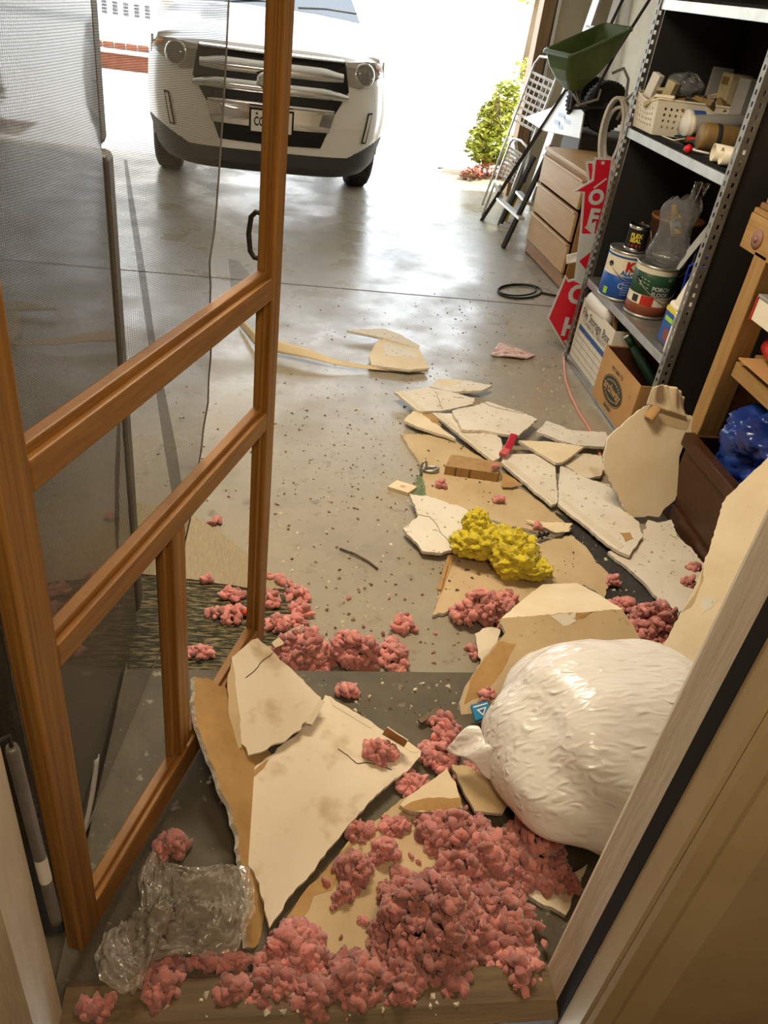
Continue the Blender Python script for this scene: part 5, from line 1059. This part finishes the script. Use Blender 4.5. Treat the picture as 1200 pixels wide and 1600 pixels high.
# landing: big foreground pieces
board('brown backed piece lowest of the landing stack, crossing the door bottom rail', [(303, 1057), (330, 1062), (352, 1073), (376, 1110), (425, 1180), (440, 1300), (436, 1400), (416, 1440), (398, 1481), (386, 1479), (390, 1405), (373, 1305), (347, 1239), (322, 1170), (307, 1127)], [(315, 1145, .262), (341, 1047, .262), (390, 1475, .116)], 'brown_paper', back='cream_board', seed=31, jit=.004)
board('largest dirty white piece with pointed tip lying across the landing', [(379, 1212), (415, 1184), (445, 1160), (478, 1133), (508, 1086), (524, 1095), (580, 1127), (636, 1163), (658, 1173), (650, 1188), (611, 1222), (545, 1288), (496, 1351), (464, 1386), (428, 1438), (421, 1450), (408, 1400), (386, 1335), (375, 1291), (373, 1246)], [(508, 1086, .165), (655, 1175, .135), (422, 1450, .125)], 'dirty_board', seed=32, jit=.0032, cracks=[[(528, 1170), (545, 1182), (557, 1192), (575, 1192), (595, 1197), (612, 1203)]], torn=[([(612, 1143), (640, 1160), (656, 1174), (648, 1176), (618, 1160)], 'cream_board'), ([(384, 1214), (420, 1186), (412, 1200), (392, 1222), (380, 1262), (377, 1240)], 'brown_paper')], strips=[([(515, 1090), (523, 1096), (585, 1132), (580, 1138), (520, 1102)], 'white_board')])
board('cracked off white piece leaning on the door foot above the largest one', [(362, 1027), (380, 1012), (403, 997), (450, 1040), (502, 1090), (494, 1108), (482, 1126), (470, 1140), (447, 1157), (418, 1170), (388, 1180), (375, 1160), (370, 1100)], [(362, 1027, .27), (502, 1090, .20), (385, 1180, .185)], 'dirty_board', seed=33, jit=.003, cracks=[[(384, 1059), (398, 1048), (410, 1032), (426, 1020)]], torn=[([(363, 1030), (372, 1100), (378, 1168), (371, 1170), (356, 1180), (358, 1120), (355, 1070)], 'tan_board')], strips=[([(478, 1130), (500, 1092), (508, 1096), (488, 1132)], 'white_board')])
board('wide brown sheet lying flat under the pink heap in front', [(422, 1482), (440, 1446), (500, 1372), (560, 1300), (650, 1234), (672, 1290), (704, 1326), (714, 1366), (682, 1396), (660, 1440), (600, 1485), (515, 1504)], .116, 'tan_board', seed=34, jit=.003, torn=[([(430, 1470), (470, 1400), (520, 1345), (560, 1300), (520, 1390), (490, 1400), (470, 1440)], 'brown_paper')])
board('dusty sheet lying under the bag corner by the right jamb', [(800, 1386), (840, 1374), (900, 1362), (918, 1350), (890, 1420), (884, 1430), (850, 1414)], .113, 'dirty_board', seed=35, jit=.004)
board('small wedge of board with a thick broken edge before the bag flap', [(625, 1258), (660, 1228), (698, 1200), (712, 1222), (722, 1262), (690, 1268), (650, 1268)], [(625, 1258, .145), (698, 1200, .165), (720, 1262, .145)], 'cream_board', seed=36, jit=.002, th=.02, torn=[([(628, 1262), (660, 1248), (720, 1246), (721, 1260), (690, 1267), (650, 1267)], 'brown_paper')])
board('beige scrap of board half under the bag flap', [(706, 1194), (735, 1198), (776, 1222), (800, 1250), (786, 1270), (742, 1267), (722, 1230)], [(706, 1194, .15), (776, 1222, .15), (742, 1267, .135)], 'tan_board', seed=37, jit=.003)
board('small peach scrap among the pink tufts at the far side of the landing edge', [(425, 1005), (455, 985), (474, 975), (476, 985), (452, 1000), (430, 1012)], [(425, 1005, .08), (474, 975, .08), (430, 1012, .07)], 'cream_board', seed=38, th=.006)
board('peach paper backed tab standing at the right corner of the largest piece', [(598, 1146), (606, 1135), (638, 1156), (632, 1166)], [(598, 1146, .16), (606, 1135, .20), (632, 1166, .155)], 'cream_board', seed=39, th=.003, jit=.001)
# curved corner tape strip on the concrete
cs_ = thing('joint_tape_strip', 'long curved cream strip lying on the concrete behind the door stile', 'strip', pz(500, 575, 0))
q = MB(); PT = [(668, 581, .012, .020), (620, 579, .012, .022), (560, 574, .018, .030), (520, 568, .03, .05), (480, 558, .035, .075), (440, 551, .03, .085), (400, 540, .02, .08), (375, 508, .01, .05)]
def tpst(a, e):
    k = a*(len(PT)-1); i = min(int(k), len(PT)-2); f = k-i; P = [PT[i][j]*(1-f)+PT[i+1][j]*f for j in range(4)]; b0 = pz(P[0], P[1], P[2]); return b0+np.array([0, -.01+.022*e, (P[3]-P[2])*e*1.0])
q.grid(tpst, 40, 4); build('tape', q, 'cream_board', cs_, cs_.location, solid=.002)

# ================================================================== INSULATION
def ico(sub):
    bm = bmesh.new(); bmesh.ops.create_icosphere(bm, subdivisions=sub, radius=1); V = np.array([v.co for v in bm.verts]); Fc = np.array([[v.index for v in f.verts] for f in bm.faces]); bm.free(); return V, Fc
IV, IF = ico(2)
NUG = []
for k in range(14):
    W = []
    for v in IV:
        p = Vector(v); n1 = noise.noise(p*1.3+Vector((k*7.3, 0, 0))); n2 = noise.noise(p*2.9+Vector((0, k*5.1, 0))); n3 = noise.noise(p*5.7+Vector((k*2.2, 1, k))); W.append(np.array(v)*(1+.46*n1+.36*n2+.16*n3))
    NUG.append(np.array(W)*np.array([1.35, 1.0, .72])*RND.uniform(.9, 1.1))
NR = np.random.RandomState(5)
def randrot():
    q = NR.randn(4); q /= np.linalg.norm(q); w, x, y, z = q
    return np.array([[1-2*(y*y+z*z), 2*(x*y-z*w), 2*(x*z+y*w)], [2*(x*y+z*w), 1-2*(x*x+z*z), 2*(y*z-x*w)], [2*(x*z-y*w), 2*(y*z+x*w), 1-2*(x*x+y*y)]])
def nugmesh(name, pts, sizes, m, base):
    nv = len(IV); nf = len(IF); n = len(pts); V = np.zeros((n*nv, 3)); Fc = np.zeros((n*nf, 3), int)
    for i in range(n): V[i*nv:(i+1)*nv] = (NUG[NR.randint(len(NUG))]*sizes[i]) @ randrot().T + pts[i]-base; Fc[i*nf:(i+1)*nf] = IF+i*nv
    me = bpy.data.meshes.new(name); me.vertices.add(n*nv); me.vertices.foreach_set('co', V.ravel()); me.loops.add(n*nf*3); me.loops.foreach_set('vertex_index', Fc.ravel())
    me.polygons.add(n*nf); me.polygons.foreach_set('loop_start', np.arange(0, n*nf*3, 3)); me.polygons.foreach_set('loop_total', np.full(n*nf, 3)); me.polygons.foreach_set('use_smooth', np.ones(n*nf, bool)); me.update(calc_edges=True); me.validate()
    me.materials.append(M[m]); o = bpy.data.objects.new(name, me); COL.objects.link(o); o.location = base; return o
def clump(where, px, py, rx, ry, h, n, z, m='pink', s=.0125, ang=0.0):
    n = int(n*1.75); s *= .80; rx *= 1.06; ry *= 1.06
    base = pz(px, py, z); P = []; S = []
    for i in range(n):
        r = sqrt(NR.rand()); t = 2*pi*NR.rand(); r *= 1+.18*sin(3*t+px)+.12*sin(5*t+py); x, y = r*cos(t)*rx, r*sin(t)*ry; x, y = x*cos(ang)-y*sin(ang), x*sin(ang)+y*cos(ang)
        sz = s*(.5+1.0*NR.rand()**1.4); top = h*max(.05, 1-r*r)**.7*(1+.5*noise.noise((x*22+px, y*22+py, 0))); zz = top*NR.rand()**.45
        P.append(base+np.array([x, y, max(sz*.55, zz)])); S.append(sz)
    o = nugmesh('insulation_clump', np.array(P), S, m, base); tag(o, where, 'insulation', 'clumps of pink insulation'); return o
G0, L0 = .002, LZ+.002
for c in [
    ('biggest pink insulation heap, in the middle of the landing front', 668, 1462, .115, .105, .125, 560, L0+.012, 'brownpink', .0115),
    ('dark pink insulation heap right of the biggest one', 765, 1440, .085, .085, .065, 240, L0, 'brownpink', .012),
    ('pink insulation bank just in front of the small thick edged wedge', 705, 1305, .075, .045, .05, 170, L0+.012, 'brownpink', .012),
    ('pink insulation heap between the wedge and the white bag', 765, 1350, .075, .06, .075, 230, L0, 'brownpink', .0125),
    ('pink insulation under the front of the white bag', 835, 1320, .075, .055, .06, 200, L0, 'brownpink', .012),
    ('flat pink insulation patch between the bag and the right jamb', 865, 1375, .045, .03, .02, 50, L0+.012, 'brownpink', .011),
    ('tall pink insulation heap below the tip of the largest drywall piece', 462, 1500, .058, .055, .085, 210, L0, 'pink', .012),
    ('pink insulation on the sill left of the biggest heap', 555, 1545, .055, .05, .065, 130, L0+.02, 'brownpink', .0125),
    ('pink insulation on the sill directly before the biggest heap', 632, 1548, .05, .045, .055, 105, L0+.02, 'brownpink', .012),
    ('pink insulation on the sill between the biggest heap and the jamb', 705, 1535, .05, .042, .05, 100, L0+.015, 'brownpink', .012),
    ('pink insulation heap at the foot of the right jamb', 808, 1530, .05, .05, .07, 150, L0, 'pink', .0125),
    ('pink insulation on the sill below the tall left heap', 425, 1552, .05, .045, .045, 80, L0+.02, 'brownpink', .0115),
    ('pink insulation in the bottom left corner of the sill', 250, 1548, .042, .045, .05, 85, L0+.02, 'brownpink', .0115),
    ('pink insulation scraps beside the left jamb foot', 150, 1578, .025, .016, .018, 22, L0+.045, 'brownpink', .011),
    ('low pink insulation row between the clear bag and the tall left heap', 345, 1508, .06, .016, .02, 45, L0, 'brownpink', .0105),
    ('brownish pink insulation ball beside the edge of the largest piece', 552, 1365, .034, .034, .055, 75, L0+.012, 'brownpink', .010),
    ('round pink insulation ball right of the brownish one', 600, 1335, .024, .024, .04, 44, L0+.012, 'pink', .010),
    ('small pink insulation tuft below the two balls', 537, 1400, .018, .018, .03, 20, L0+.012, 'brownpink', .009),
    ('pink insulation scraps along the right edge of the largest piece', 560, 1302, .032, .020, .02, 26, L0+.012, 'brownpink', .0095),
    ('pink insulation scraps left of the small wedge', 617, 1292, .034, .018, .02, 30, L0+.012, 'pink', .0095),
    ('tiny pink insulation ball on the brown sheet left of the big heap', 566, 1440, .007, .007, .01, 4, L0+.012, 'pink', .008),
    ('dark pink insulation tuft in the shade under the door bottom rail', 266, 1325, .032, .028, .035, 44, L0, 'brownpink', .011),
    ('pink insulation tuft lying on top of the largest drywall piece', 592, 1178, .034, .026, .036, 60, .142, 'pink', .0105),
    ('pink insulation between the largest piece and the small wedge', 645, 1232, .034, .03, .03, 55, L0, 'pink', .011),
    ('pink insulation beside the right tip of the largest piece', 685, 1185, .045, .035, .035, 80, L0, 'pink', .0115),
    ('pink insulation strewn upright left of the bag flap', 692, 1145, .03, .05, .04, 60, L0, 'pink', .0115),
    ('pink insulation wedged under the bag flap', 745, 1215, .05, .03, .03, 70, L0, 'pink', .0115),
    ('pink insulation tuft behind the blue packet against the bag', 762, 1090, .02, .02, .025, 18, .13, 'pink', .010),
    ('small pink insulation tuft alone on the bare landing', 541, 1084, .024, .018, .03, 26, L0, 'pink', .010),
    ('pink insulation pile behind the peach scrap at the landing edge', 470, 1030, .085, .05, .085, 190, G0, 'pink', .0145),
    ('red pink insulation pile in the middle of the landing edge row', 545, 1030, .08, .045, .10, 190, G0, 'pink', .0145),
    ('pink insulation pile at the right end of the landing edge row', 614, 1030, .035, .065, .05, 70, G0, 'pink', .0135),
    ('pink insulation scrap on concrete above the landing edge row', 631, 978, .03, .035, .025, 34, G0, 'pink', .012),
    ('pink insulation blob just right of the door latch stile', 433, 978, .028, .026, .035, 30, .012, 'pink', .013),
    ('pink insulation string highest along the rug edge', 434, 908, .055, .012, .015, 18, .012, 'pink', .012, -.5),
    ('pink insulation string at the rug corner', 462, 930, .035, .025, .03, 26, G0, 'pink', .0125),
    ('pink insulation string below the rug corner', 468, 955, .03, .025, .03, 26, G0, 'pink', .0125),
    ('pink insulation string lowest along the rug edge', 463, 972, .025, .025, .02, 16, G0, 'pink', .0125),
    ('pink insulation tuft on the rug right behind the door stile', 424, 940, .02, .03, .03, 16, .012, 'pink', .0125),
    ('pink insulation tuft on the rug between muntin and latch stile', 358, 962, .055, .03, .025, 34, .012, 'pink', .0125),
    ('upper pink insulation tuft on the rug in the door opening', 362, 932, .03, .018, .022, 15, .012, 'pink', .0125),
    ('pink insulation tuft on the rug beside the muntin', 312, 1022, .035, .02, .025, 22, .012, 'pink', .012),
    ('tiny pink insulation tuft at the torn screen edge on bare floor', 337, 817, .016, .016, .02, 7, G0, 'pink', .0115),
    ('tiny pink insulation tuft on the rug edge at the screen edge', 323, 905, .014, .012, .015, 6, .018, 'pink', .011),
    ('pink insulation heap left of the large bent piece', 752, 962, .085, .05, .085, 150, .017, 'pink', .0145),
    ('pink insulation tuft right beside the heap near the bent piece', 790, 940, .032, .028, .03, 28, .017, 'pink', .013),
    ('pink insulation tuft left of the small tan scrap', 738, 1022, .016, .025, .02, 10, G0, 'pink', .0125),
    ('pink insulation heap at right between the bent piece and the leaning board', 1015, 990, .085, .07, .12, 190, G0, 'pink', .0150),
    ('pink insulation trail on the black mat', 972, 948, .045, .03, .03, 34, .008, 'pink', .013),
    ('pink insulation tuft at the ragged end of the tan sheet', 957, 912, .018, .018, .035, 12, .012, 'pink', .013),
    ('pink insulation behind the top of the white bag', 1045, 1024, .05, .03, .04, 40, G0, 'pink', .0135),
    ('pink insulation tuft on the white board before the chest', 1075, 912, .022, .02, .03, 16, .03, 'pink', .013),
    ('pink insulation scrap highest on the white board before the chest', 1084, 888, .025, .012, .02, 12, .03, 'pink', .0125),
    ('small pink insulation tuft on the brown sheet left of the wood block', 688, 760, .02, .018, .022, 9, .016, 'pink', .0125),
    ('small pink insulation tuft on the brown sheet below the wood block', 781, 784, .02, .016, .02, 9, .016, 'pink', .0125),
    ('tiny pink insulation tuft beside the black clip', 840, 826, .014, .012, .02, 5, .017, 'pink', .012),
    ('pink insulation crumb lying on the wood block', 772, 731, .012, .012, .015, 5, .07, 'pink', .010),
    ('pink insulation spread over the sill between the tall left heap and the biggest heap', 488, 1562, .035, .035, .045, 60, L0+.03, 'brownpink', .0115),
    ('dark pink insulation filling the gap behind the heap at the right jamb foot', 770, 1500, .06, .05, .05, 150, L0, 'brownpink', .012),
    ('low pink insulation on the sill left of the one under the tall heap', 362, 1553, .025, .025, .035, 30, L0+.03, 'brownpink', .0115),
    ('pink insulation bank along the bag bottom, nearest the jamb', 800, 1365, .06, .05, .05, 140, L0, 'brownpink', .012),
    ('pink insulation patch between the biggest heap and the bank before the wedge', 715, 1375, .06, .05, .06, 150, L0, 'brownpink', .0115),
    ]: clump(*c)
P = []; S = []
for i in range(520):
    x, y = NR.uniform(410, 860), NR.uniform(1255, 1575)
    if y < 1250+(650-x)*.9 or (x < 650 and y < 1480 and NR.rand() < .88) or (x > 790 and y < 1400 and NR.rand() < .6) or (x > 740 and y < 1340): continue
    s_ = .004+.006*NR.rand(); P.append(pz(x, y, LZ+.016+s_*.5)); S.append(s_)
for i in range(26):
    x, y = NR.uniform(420, 680), NR.uniform(900, 1040); s_ = .004+.004*NR.rand(); P.append(pz(x, y, s_*.5)); S.append(s_)
o = nugmesh('loose_insulation_bits', np.array(P), S, 'brownpink', pz(650, 1450, LZ)); tag(o, 'loose pink insulation bits strewn between the heaps', 'insulation', None, 'stuff')
def tuft(label, px, py, z, pts, seed):
    base = pz(px, py, z); q = MB(); rr = random.Random(seed)
    for (dx, dy, dz, rx, ry, rz) in pts: blob(q, base+np.array([dx, dy, dz]), (rx, ry, rz), seed+dx*10, 72, 54, .32, f=3.4)
    o = build('yellow_insulation', q, 'yellow', origin=base); tag(o, label, 'insulation', 'tufts of yellow insulation'); return o
tuft('left tuft of bright yellow insulation on the split white board', 748, 862, .045, [(0, 0, .05, .075, .06, .06), (-.02, .03, .10, .045, .035, .05), (.06, .0, .05, .06, .05, .05), (-.06, .0, .035, .045, .05, .035)], 3)
tuft('right tuft of bright yellow insulation with a pointed end', 797, 893, .018, [(0, 0, .06, .075, .06, .065), (-.01, .02, .10, .05, .04, .055), (.07, -.03, .035, .06, .04, .035), (.03, .03, .06, .06, .05, .06)], 5)

# ================================================================== BAGS
wbag = thing('trash_bag', 'full white plastic trash bag on the landing beside the right jamb', 'bag', (.74, 1.16, LZ))
BC = (.80, 1.12, .268)
def bagf(a, e):
    th = 2*pi*a; ph = pi*e; d = Vector((sin(ph)*cos(th), sin(ph)*sin(th), -cos(ph)))
    k = 1+.13*noise.noise(d*1.7+Vector((2, 1, 0)))+.05*(d.x*.6+d.z*.4)-.04*max(0, -d.x)*max(0, d.z)
    wr = .022*(.3-abs(noise.noise(Vector((d.x*3+d.y*2.2+3, d.y*1.6-d.x*1.2, d.z*2.4)))))
    k += wr; sx = (abs(d.x)**.9)*math.copysign(1, d.x); sz = d.z
    p = Vector((BC[0]+sx*.265*k+.03*d.z, BC[1]+d.y*.26*k+.02*d.z, BC[2]+sz*.195*k))
    if p.z < LZ+.004: p.z = LZ+.004+.01*(p.z-LZ)*0
    return p
q = MB(); q.grid(bagf, 140, 110); build('body', q, 'bag', wbag, wbag.location)
q = MB(); F0 = [pz(742, 1134, .24), pz(698, 1168, .20), pz(777, 1222, .20), pz(778, 1176, .26)]
def flapf(a, e):
    t = F0[0]*(1-a)*(1-e)+F0[1]*(1-a)*e*1.0+F0[2]*a*e+F0[3]*a*(1-e); return t+np.array([0, 0, .010*sin(a*9+e*4)+.014*sin(pi*e)])
q.grid(flapf, 22, 16); build('gathered_flap', q, 'bag', wbag, wbag.location, solid=.0015)
q = MB()
seam = [pz(776, 1214, .22), pz(800, 1232, .20), pz(830, 1255, .17), pz(860, 1276, .16), pz(900, 1292, .16), pz(930, 1300, .16)]
cbag_ = thing('clear_plastic_bag', 'crumpled clear plastic bag on the landing at the foot of the screen door', 'bag', pz(290, 1440, LZ))
OUT = [(238, 1330), (250, 1350), (300, 1360), (345, 1358), (388, 1352), (396, 1385), (400, 1425), (385, 1455), (368, 1492), (320, 1500), (285, 1496), (232, 1512), (222, 1560), (196, 1572), (158, 1545), (148, 1500), (160, 1465), (200, 1450), (222, 1420), (215, 1375)]
ctr = np.array([285, 1432.0])
def clr(a, e):
    k = a*len(OUT); i = int(k) % len(OUT); f = k-int(k); o_ = np.array(OUT[i])*(1-f)+np.array(OUT[(i+1) % len(OUT)])*f; p = ctr+(o_-ctr)*e
    n1 = noise.noise((p[0]*.022, p[1]*.03, 1.0)); n2 = abs(noise.noise((p[0]*.055, p[1]*.08, 4.0))); n3 = abs(noise.noise((p[0]*.12+p[1]*.05, p[1]*.16, 7.0)))
    h = (.045*(1-e**3)+.05*n1*(1-e**4)+.06*(.35-n2)*(1-.6*e)+.022*(.3-n3)); w_ = pz(p[0], p[1], LZ+.055); return w_+np.array([0, 0, max(-.045, h)+(.035*max(0, (p[1]-1480)/90))])
q = MB(); q.grid(clr, 120, 50); build('film', q, 'clear', cbag_, cbag_.location)

# ================================================================== SMALL THINGS ON THE FLOOR
wbk = thing('wood_block', 'short cut wood block lying on the brown sheet', 'block', pz(740, 735, .015))
Pw = [pz(696, 728, .055), pz(779, 740, .055), pz(784, 722, .055), pz(705, 710, .055)]
q = MB(); q.prism([p for p in Pw], (0, 0, -.04), 0); build('block', q, 'pine', wbk, wbk.location)
e0 = (Pw[1]-Pw[0])
for s in (.2, .46): q = MB(); c = Pw[0]+e0*s; q.box((c[0]+.001, c[1]-.001, .035), (.003, .004, .038)); build('saw_kerf', q, 'steel_dark', wbk, wbk.location)
lg = thing('lighter', 'red plastic lighter shaped tool standing out of the debris', 'lighter', pz(790, 712, .04))
q = MB(); q.bar(pz(791, 706, .06), pz(803, 680, .08), .032, .018, bev=.004); build('body', q, mat('crimson_plastic', (.42, .01, .03), .35), lg, lg.location)
q = MB(); q.bar(pz(785, 711, .055), pz(792, 703, .062), .034, .020, bev=.003); build('cap', q, mat('pale_red_plastic', (.55, .10, .10), .3), lg, lg.location)
sk = thing('shackle', 'small steel shackle of two rings on the brown sheet', 'shackle', pz(665, 733, .016))
c = pz(662, 731, .035); q = MB(); q.tube([c+np.array([.012*sin(t), .006*sin(t), .030*cos(t)]) for t in [2*pi*k/24 for k in range(24)]], .005, 8, closed=True); build('ring', q, 'key', sk, sk.location)
c = pz(673, 733, .024); q = MB(); q.tube([c+np.array([.030*cos(t), .018*sin(t), .004*cos(t)]) for t in [2*pi*k/24 for k in range(24)]], .006, 8, closed=True); build('ring', q, 'key', sk, sk.location)
q = MB(); q.tube([pz(652, 726, .02), pz(660, 728, .022), pz(668, 731, .024)], .003, 6); build('pin', q, 'key', sk, sk.location)
pk = thing('paper_packet', 'small cream printed packet lying on bare concrete left of the debris', 'packet', pz(630, 762, 0))
Pp = [pz(606, 760, .016), pz(638, 770, .016), pz(652, 760, .016), pz(620, 750, .016)]; q = MB(); q.prism(Pp, (0, 0, -.015)); build('packet', q, 'cream_board', pk, pk.location)
q = MB(); q.quadpts([Pp[0]*.6+Pp[2]*.4+np.array([0, 0, .0008]), Pp[1]*.6+Pp[3]*.4+np.array([0, 0, .0008]), Pp[2]*.62+Pp[0]*.38+np.array([0, 0, .0008]), Pp[3]*.62+Pp[1]*.38+np.array([0, 0, .0008])]); build('faded_print', q, mat('faded_red_print', (.55, .35, .22), .8), pk, pk.location)
nk = thing('paper_napkin', 'crumpled pinkish paper napkin alone on the far concrete', 'napkin', pz(800, 550, 0))
q = MB(); q.grid(lambda a, e: pz(766+58*a+14*e, 556-22*a*0+4*a-22*e+16*e*a, .006+.03*abs(noise.noise((a*3.1, e*3.3, 2)))), 20, 16); build('sheet', q, mat('pinkish_paper', (.72, .62, .58), .8, (.6, .36, .36), 60), nk, nk.location, solid=.001)
bl_ = thing('blue_packet', 'small blue packet with white emblem between the bag and the bent piece', 'packet', pz(750, 1112, .12))
Pb = [pz(736, 1101, .150), pz(763, 1095, .150), pz(766, 1118, .140), pz(743, 1126, .140)]; q = MB(); q.prism(Pb, (0, 0, -.008)); build('packet', q, mat('cyan_blue_print', (.02, .22, .42), .4), bl_, bl_.location)
up = np.array([0, 0, .0008]); mixp = lambda u, v: Pb[0]*(1-u)*(1-v)+Pb[1]*u*(1-v)+Pb[2]*u*v+Pb[3]*(1-u)*v+up
q = MB(); q.quadpts([mixp(.22, .40), mixp(.84, .36), mixp(.55, .88)]); q.quadpts([mixp(.08, .16), mixp(.92, .12), mixp(.92, .20), mixp(.08, .24)]); em = build('white_emblem', q, 'paper', bl_, bl_.location)
q = MB(); q.quadpts([mixp(.36, .48)+up*.5, mixp(.71, .45)+up*.5, mixp(.545, .74)+up*.5]); build('emblem_triangle', q, 'inkblue', bl_, bl_.location)
bc = thing('power_cable', 'loop of black cord on the concrete before the dresser', 'cord', pz(815, 455, 0))
q = MB(); q.tube([pz(812+34*cos(t), 455+11*sin(t), .006) for t in [2*pi*k/28*1.0+.2 for k in range(28)]]+[pz(848, 458, .006), pz(862, 461, .006), pz(885, 464, .006)], .007, 8); q.tube([pz(808+30*cos(t), 453+9*sin(t), .012) for t in [2*pi*k/24 for k in range(25)]], .006, 8); build('cord', q, 'cordblack', bc, bc.location)
pc = thing('extension_cable', 'faded pink cord running along the floor past the shelving foot', 'cord', pz(900, 620, 0))
q = MB(); q.tube([pz(x, y, .006) for x, y in ((881, 552), (882, 575), (884, 595), (892, 618), (905, 645), (916, 662), (924, 676), (934, 700), (941, 722), (943, 742))], .0065, 8); build('cord', q, 'cordpink', pc, pc.location)
ck = thing('black_clip', 'small broken black plastic clip on the tan sheet', 'clip', pz(848, 836, .02))
q = MB(); q.bar(pz(836, 840, .024), pz(858, 833, .024), .008, .008); q.bar(pz(842, 832, .026), pz(848, 842, .026), .006, .006); q.bar(pz(850, 831, .026), pz(855, 838, .026), .006, .006); build('clip', q, 'black', ck, ck.location)
rs = thing('red_stick', 'short bright red plastic stick among pink tufts on the rug', 'stick', pz(375, 955, .014)); q = MB(); q.tube([pz(364, 952, .022), pz(386, 958, .026)], .010, 10); build('stick', q, mat('coral_plastic', (.8, .10, .06), .4), rs, rs.location)
tw_ = thing('twig', 'thin curved dry twig on the bare concrete centre', 'twig', pz(560, 870, 0)); q = MB(); q.tube([pz(531, 857, .006), pz(555, 866, .010), pz(575, 877, .008), pz(590, 889, .005)], .004, 6); q.tube([pz(555, 866, .010), pz(548, 862, .014)], .003, 5); build('twig', q, 'stem', tw_, tw_.location)
ts = thing('wood_splinter', 'broken wood splinter beside the tan sheet edge', 'splinter', pz(690, 905, .016)); q = MB(); q.bar(pz(686, 922, .02), pz(698, 880, .022), .012, .006); build('splinter', q, 'pine', ts, ts.location)
for k, (a, c, s_) in enumerate((((520, 815), (560, 812), .004), ((676, 1110), (700, 1118), .006), ((655, 1128), (688, 1108), .007))):
    if k == 0: continue
    t = thing('wood_splinter', ['', 'dark wood sliver crossing the one at the landing by the pink strewn tuft', 'grey wood sliver at the landing edge left of the large bent piece'][k], 'splinter', pz(*a, LZ)); q = MB(); q.bar(pz(*a, LZ+.015), pz(*c, LZ+.02), s_*2, s_); build('splinter', q, 'stem' if k == 1 else 'sill', t, t.location)

# crumbs and grit nobody could count
def grit(name, label, zones, m, smin, smax, flat, seed):
    rr = random.Random(seed); q = MB()
    for (x0, y0, x1, y1, n, z) in zones:
        for _ in range(n):
            x, y = rr.uniform(x0, x1), rr.uniform(y0, y1); s = smin+(smax-smin)*rr.random()**2.5; c = pz(x, y, z+s*.3); R = rot('Z', rr.uniform(0, 6.3)) @ rot('X', rr.uniform(-.5, .5))
            V = [(-s, -s*rr.uniform(.4, .9), -s*flat), (s*rr.uniform(.5, 1.2), -s*.6, -s*flat), (s*.6, s*rr.uniform(.4, .9), -s*flat), (-s*.7, s*.5, -s*flat), (rr.uniform(-.4, .4)*s, rr.uniform(-.3, .3)*s, s*flat)]
            q.raw([tuple(c+np.array(R @ Vector(v))) for v in V], [(0, 1, 4), (1, 2, 4), (2, 3, 4), (3, 0, 4), (3, 2, 1, 0)])
    o = build(name, q, m); tag(o, label, name.replace('_', ' '), None, 'stuff'); return o
grit('gypsum_crumbs', 'pale gypsum crumbs strewn over the concrete', [(430, 560, 640, 1040, 240, 0), (640, 590, 940, 700, 70, 0), (470, 1060, 720, 1130, 50, LZ), (640, 1380, 850, 1570, 60, LZ), (310, 1180, 380, 1340, 14, LZ), (890, 830, 1000, 950, 40, .007), (840, 560, 885, 640, 40, 0), (250, 1540, 800, 1590, 40, LZ+.05)], 'crumb', .002, .009, .45, 1)
grit('dirt_specks', 'brown dirt specks and chips strewn over the concrete', [(430, 470, 760, 1040, 620, 0), (640, 430, 880, 600, 200, 0), (440, 640, 700, 800, 200, 0), (480, 1060, 720, 1130, 60, LZ), (640, 1380, 850, 1570, 60, LZ), (690, 860, 920, 930, 80, .016), (650, 690, 860, 800, 80, .015), (240, 600, 400, 800, 80, 0)], 'dirt', .0015, .009, .3, 2)
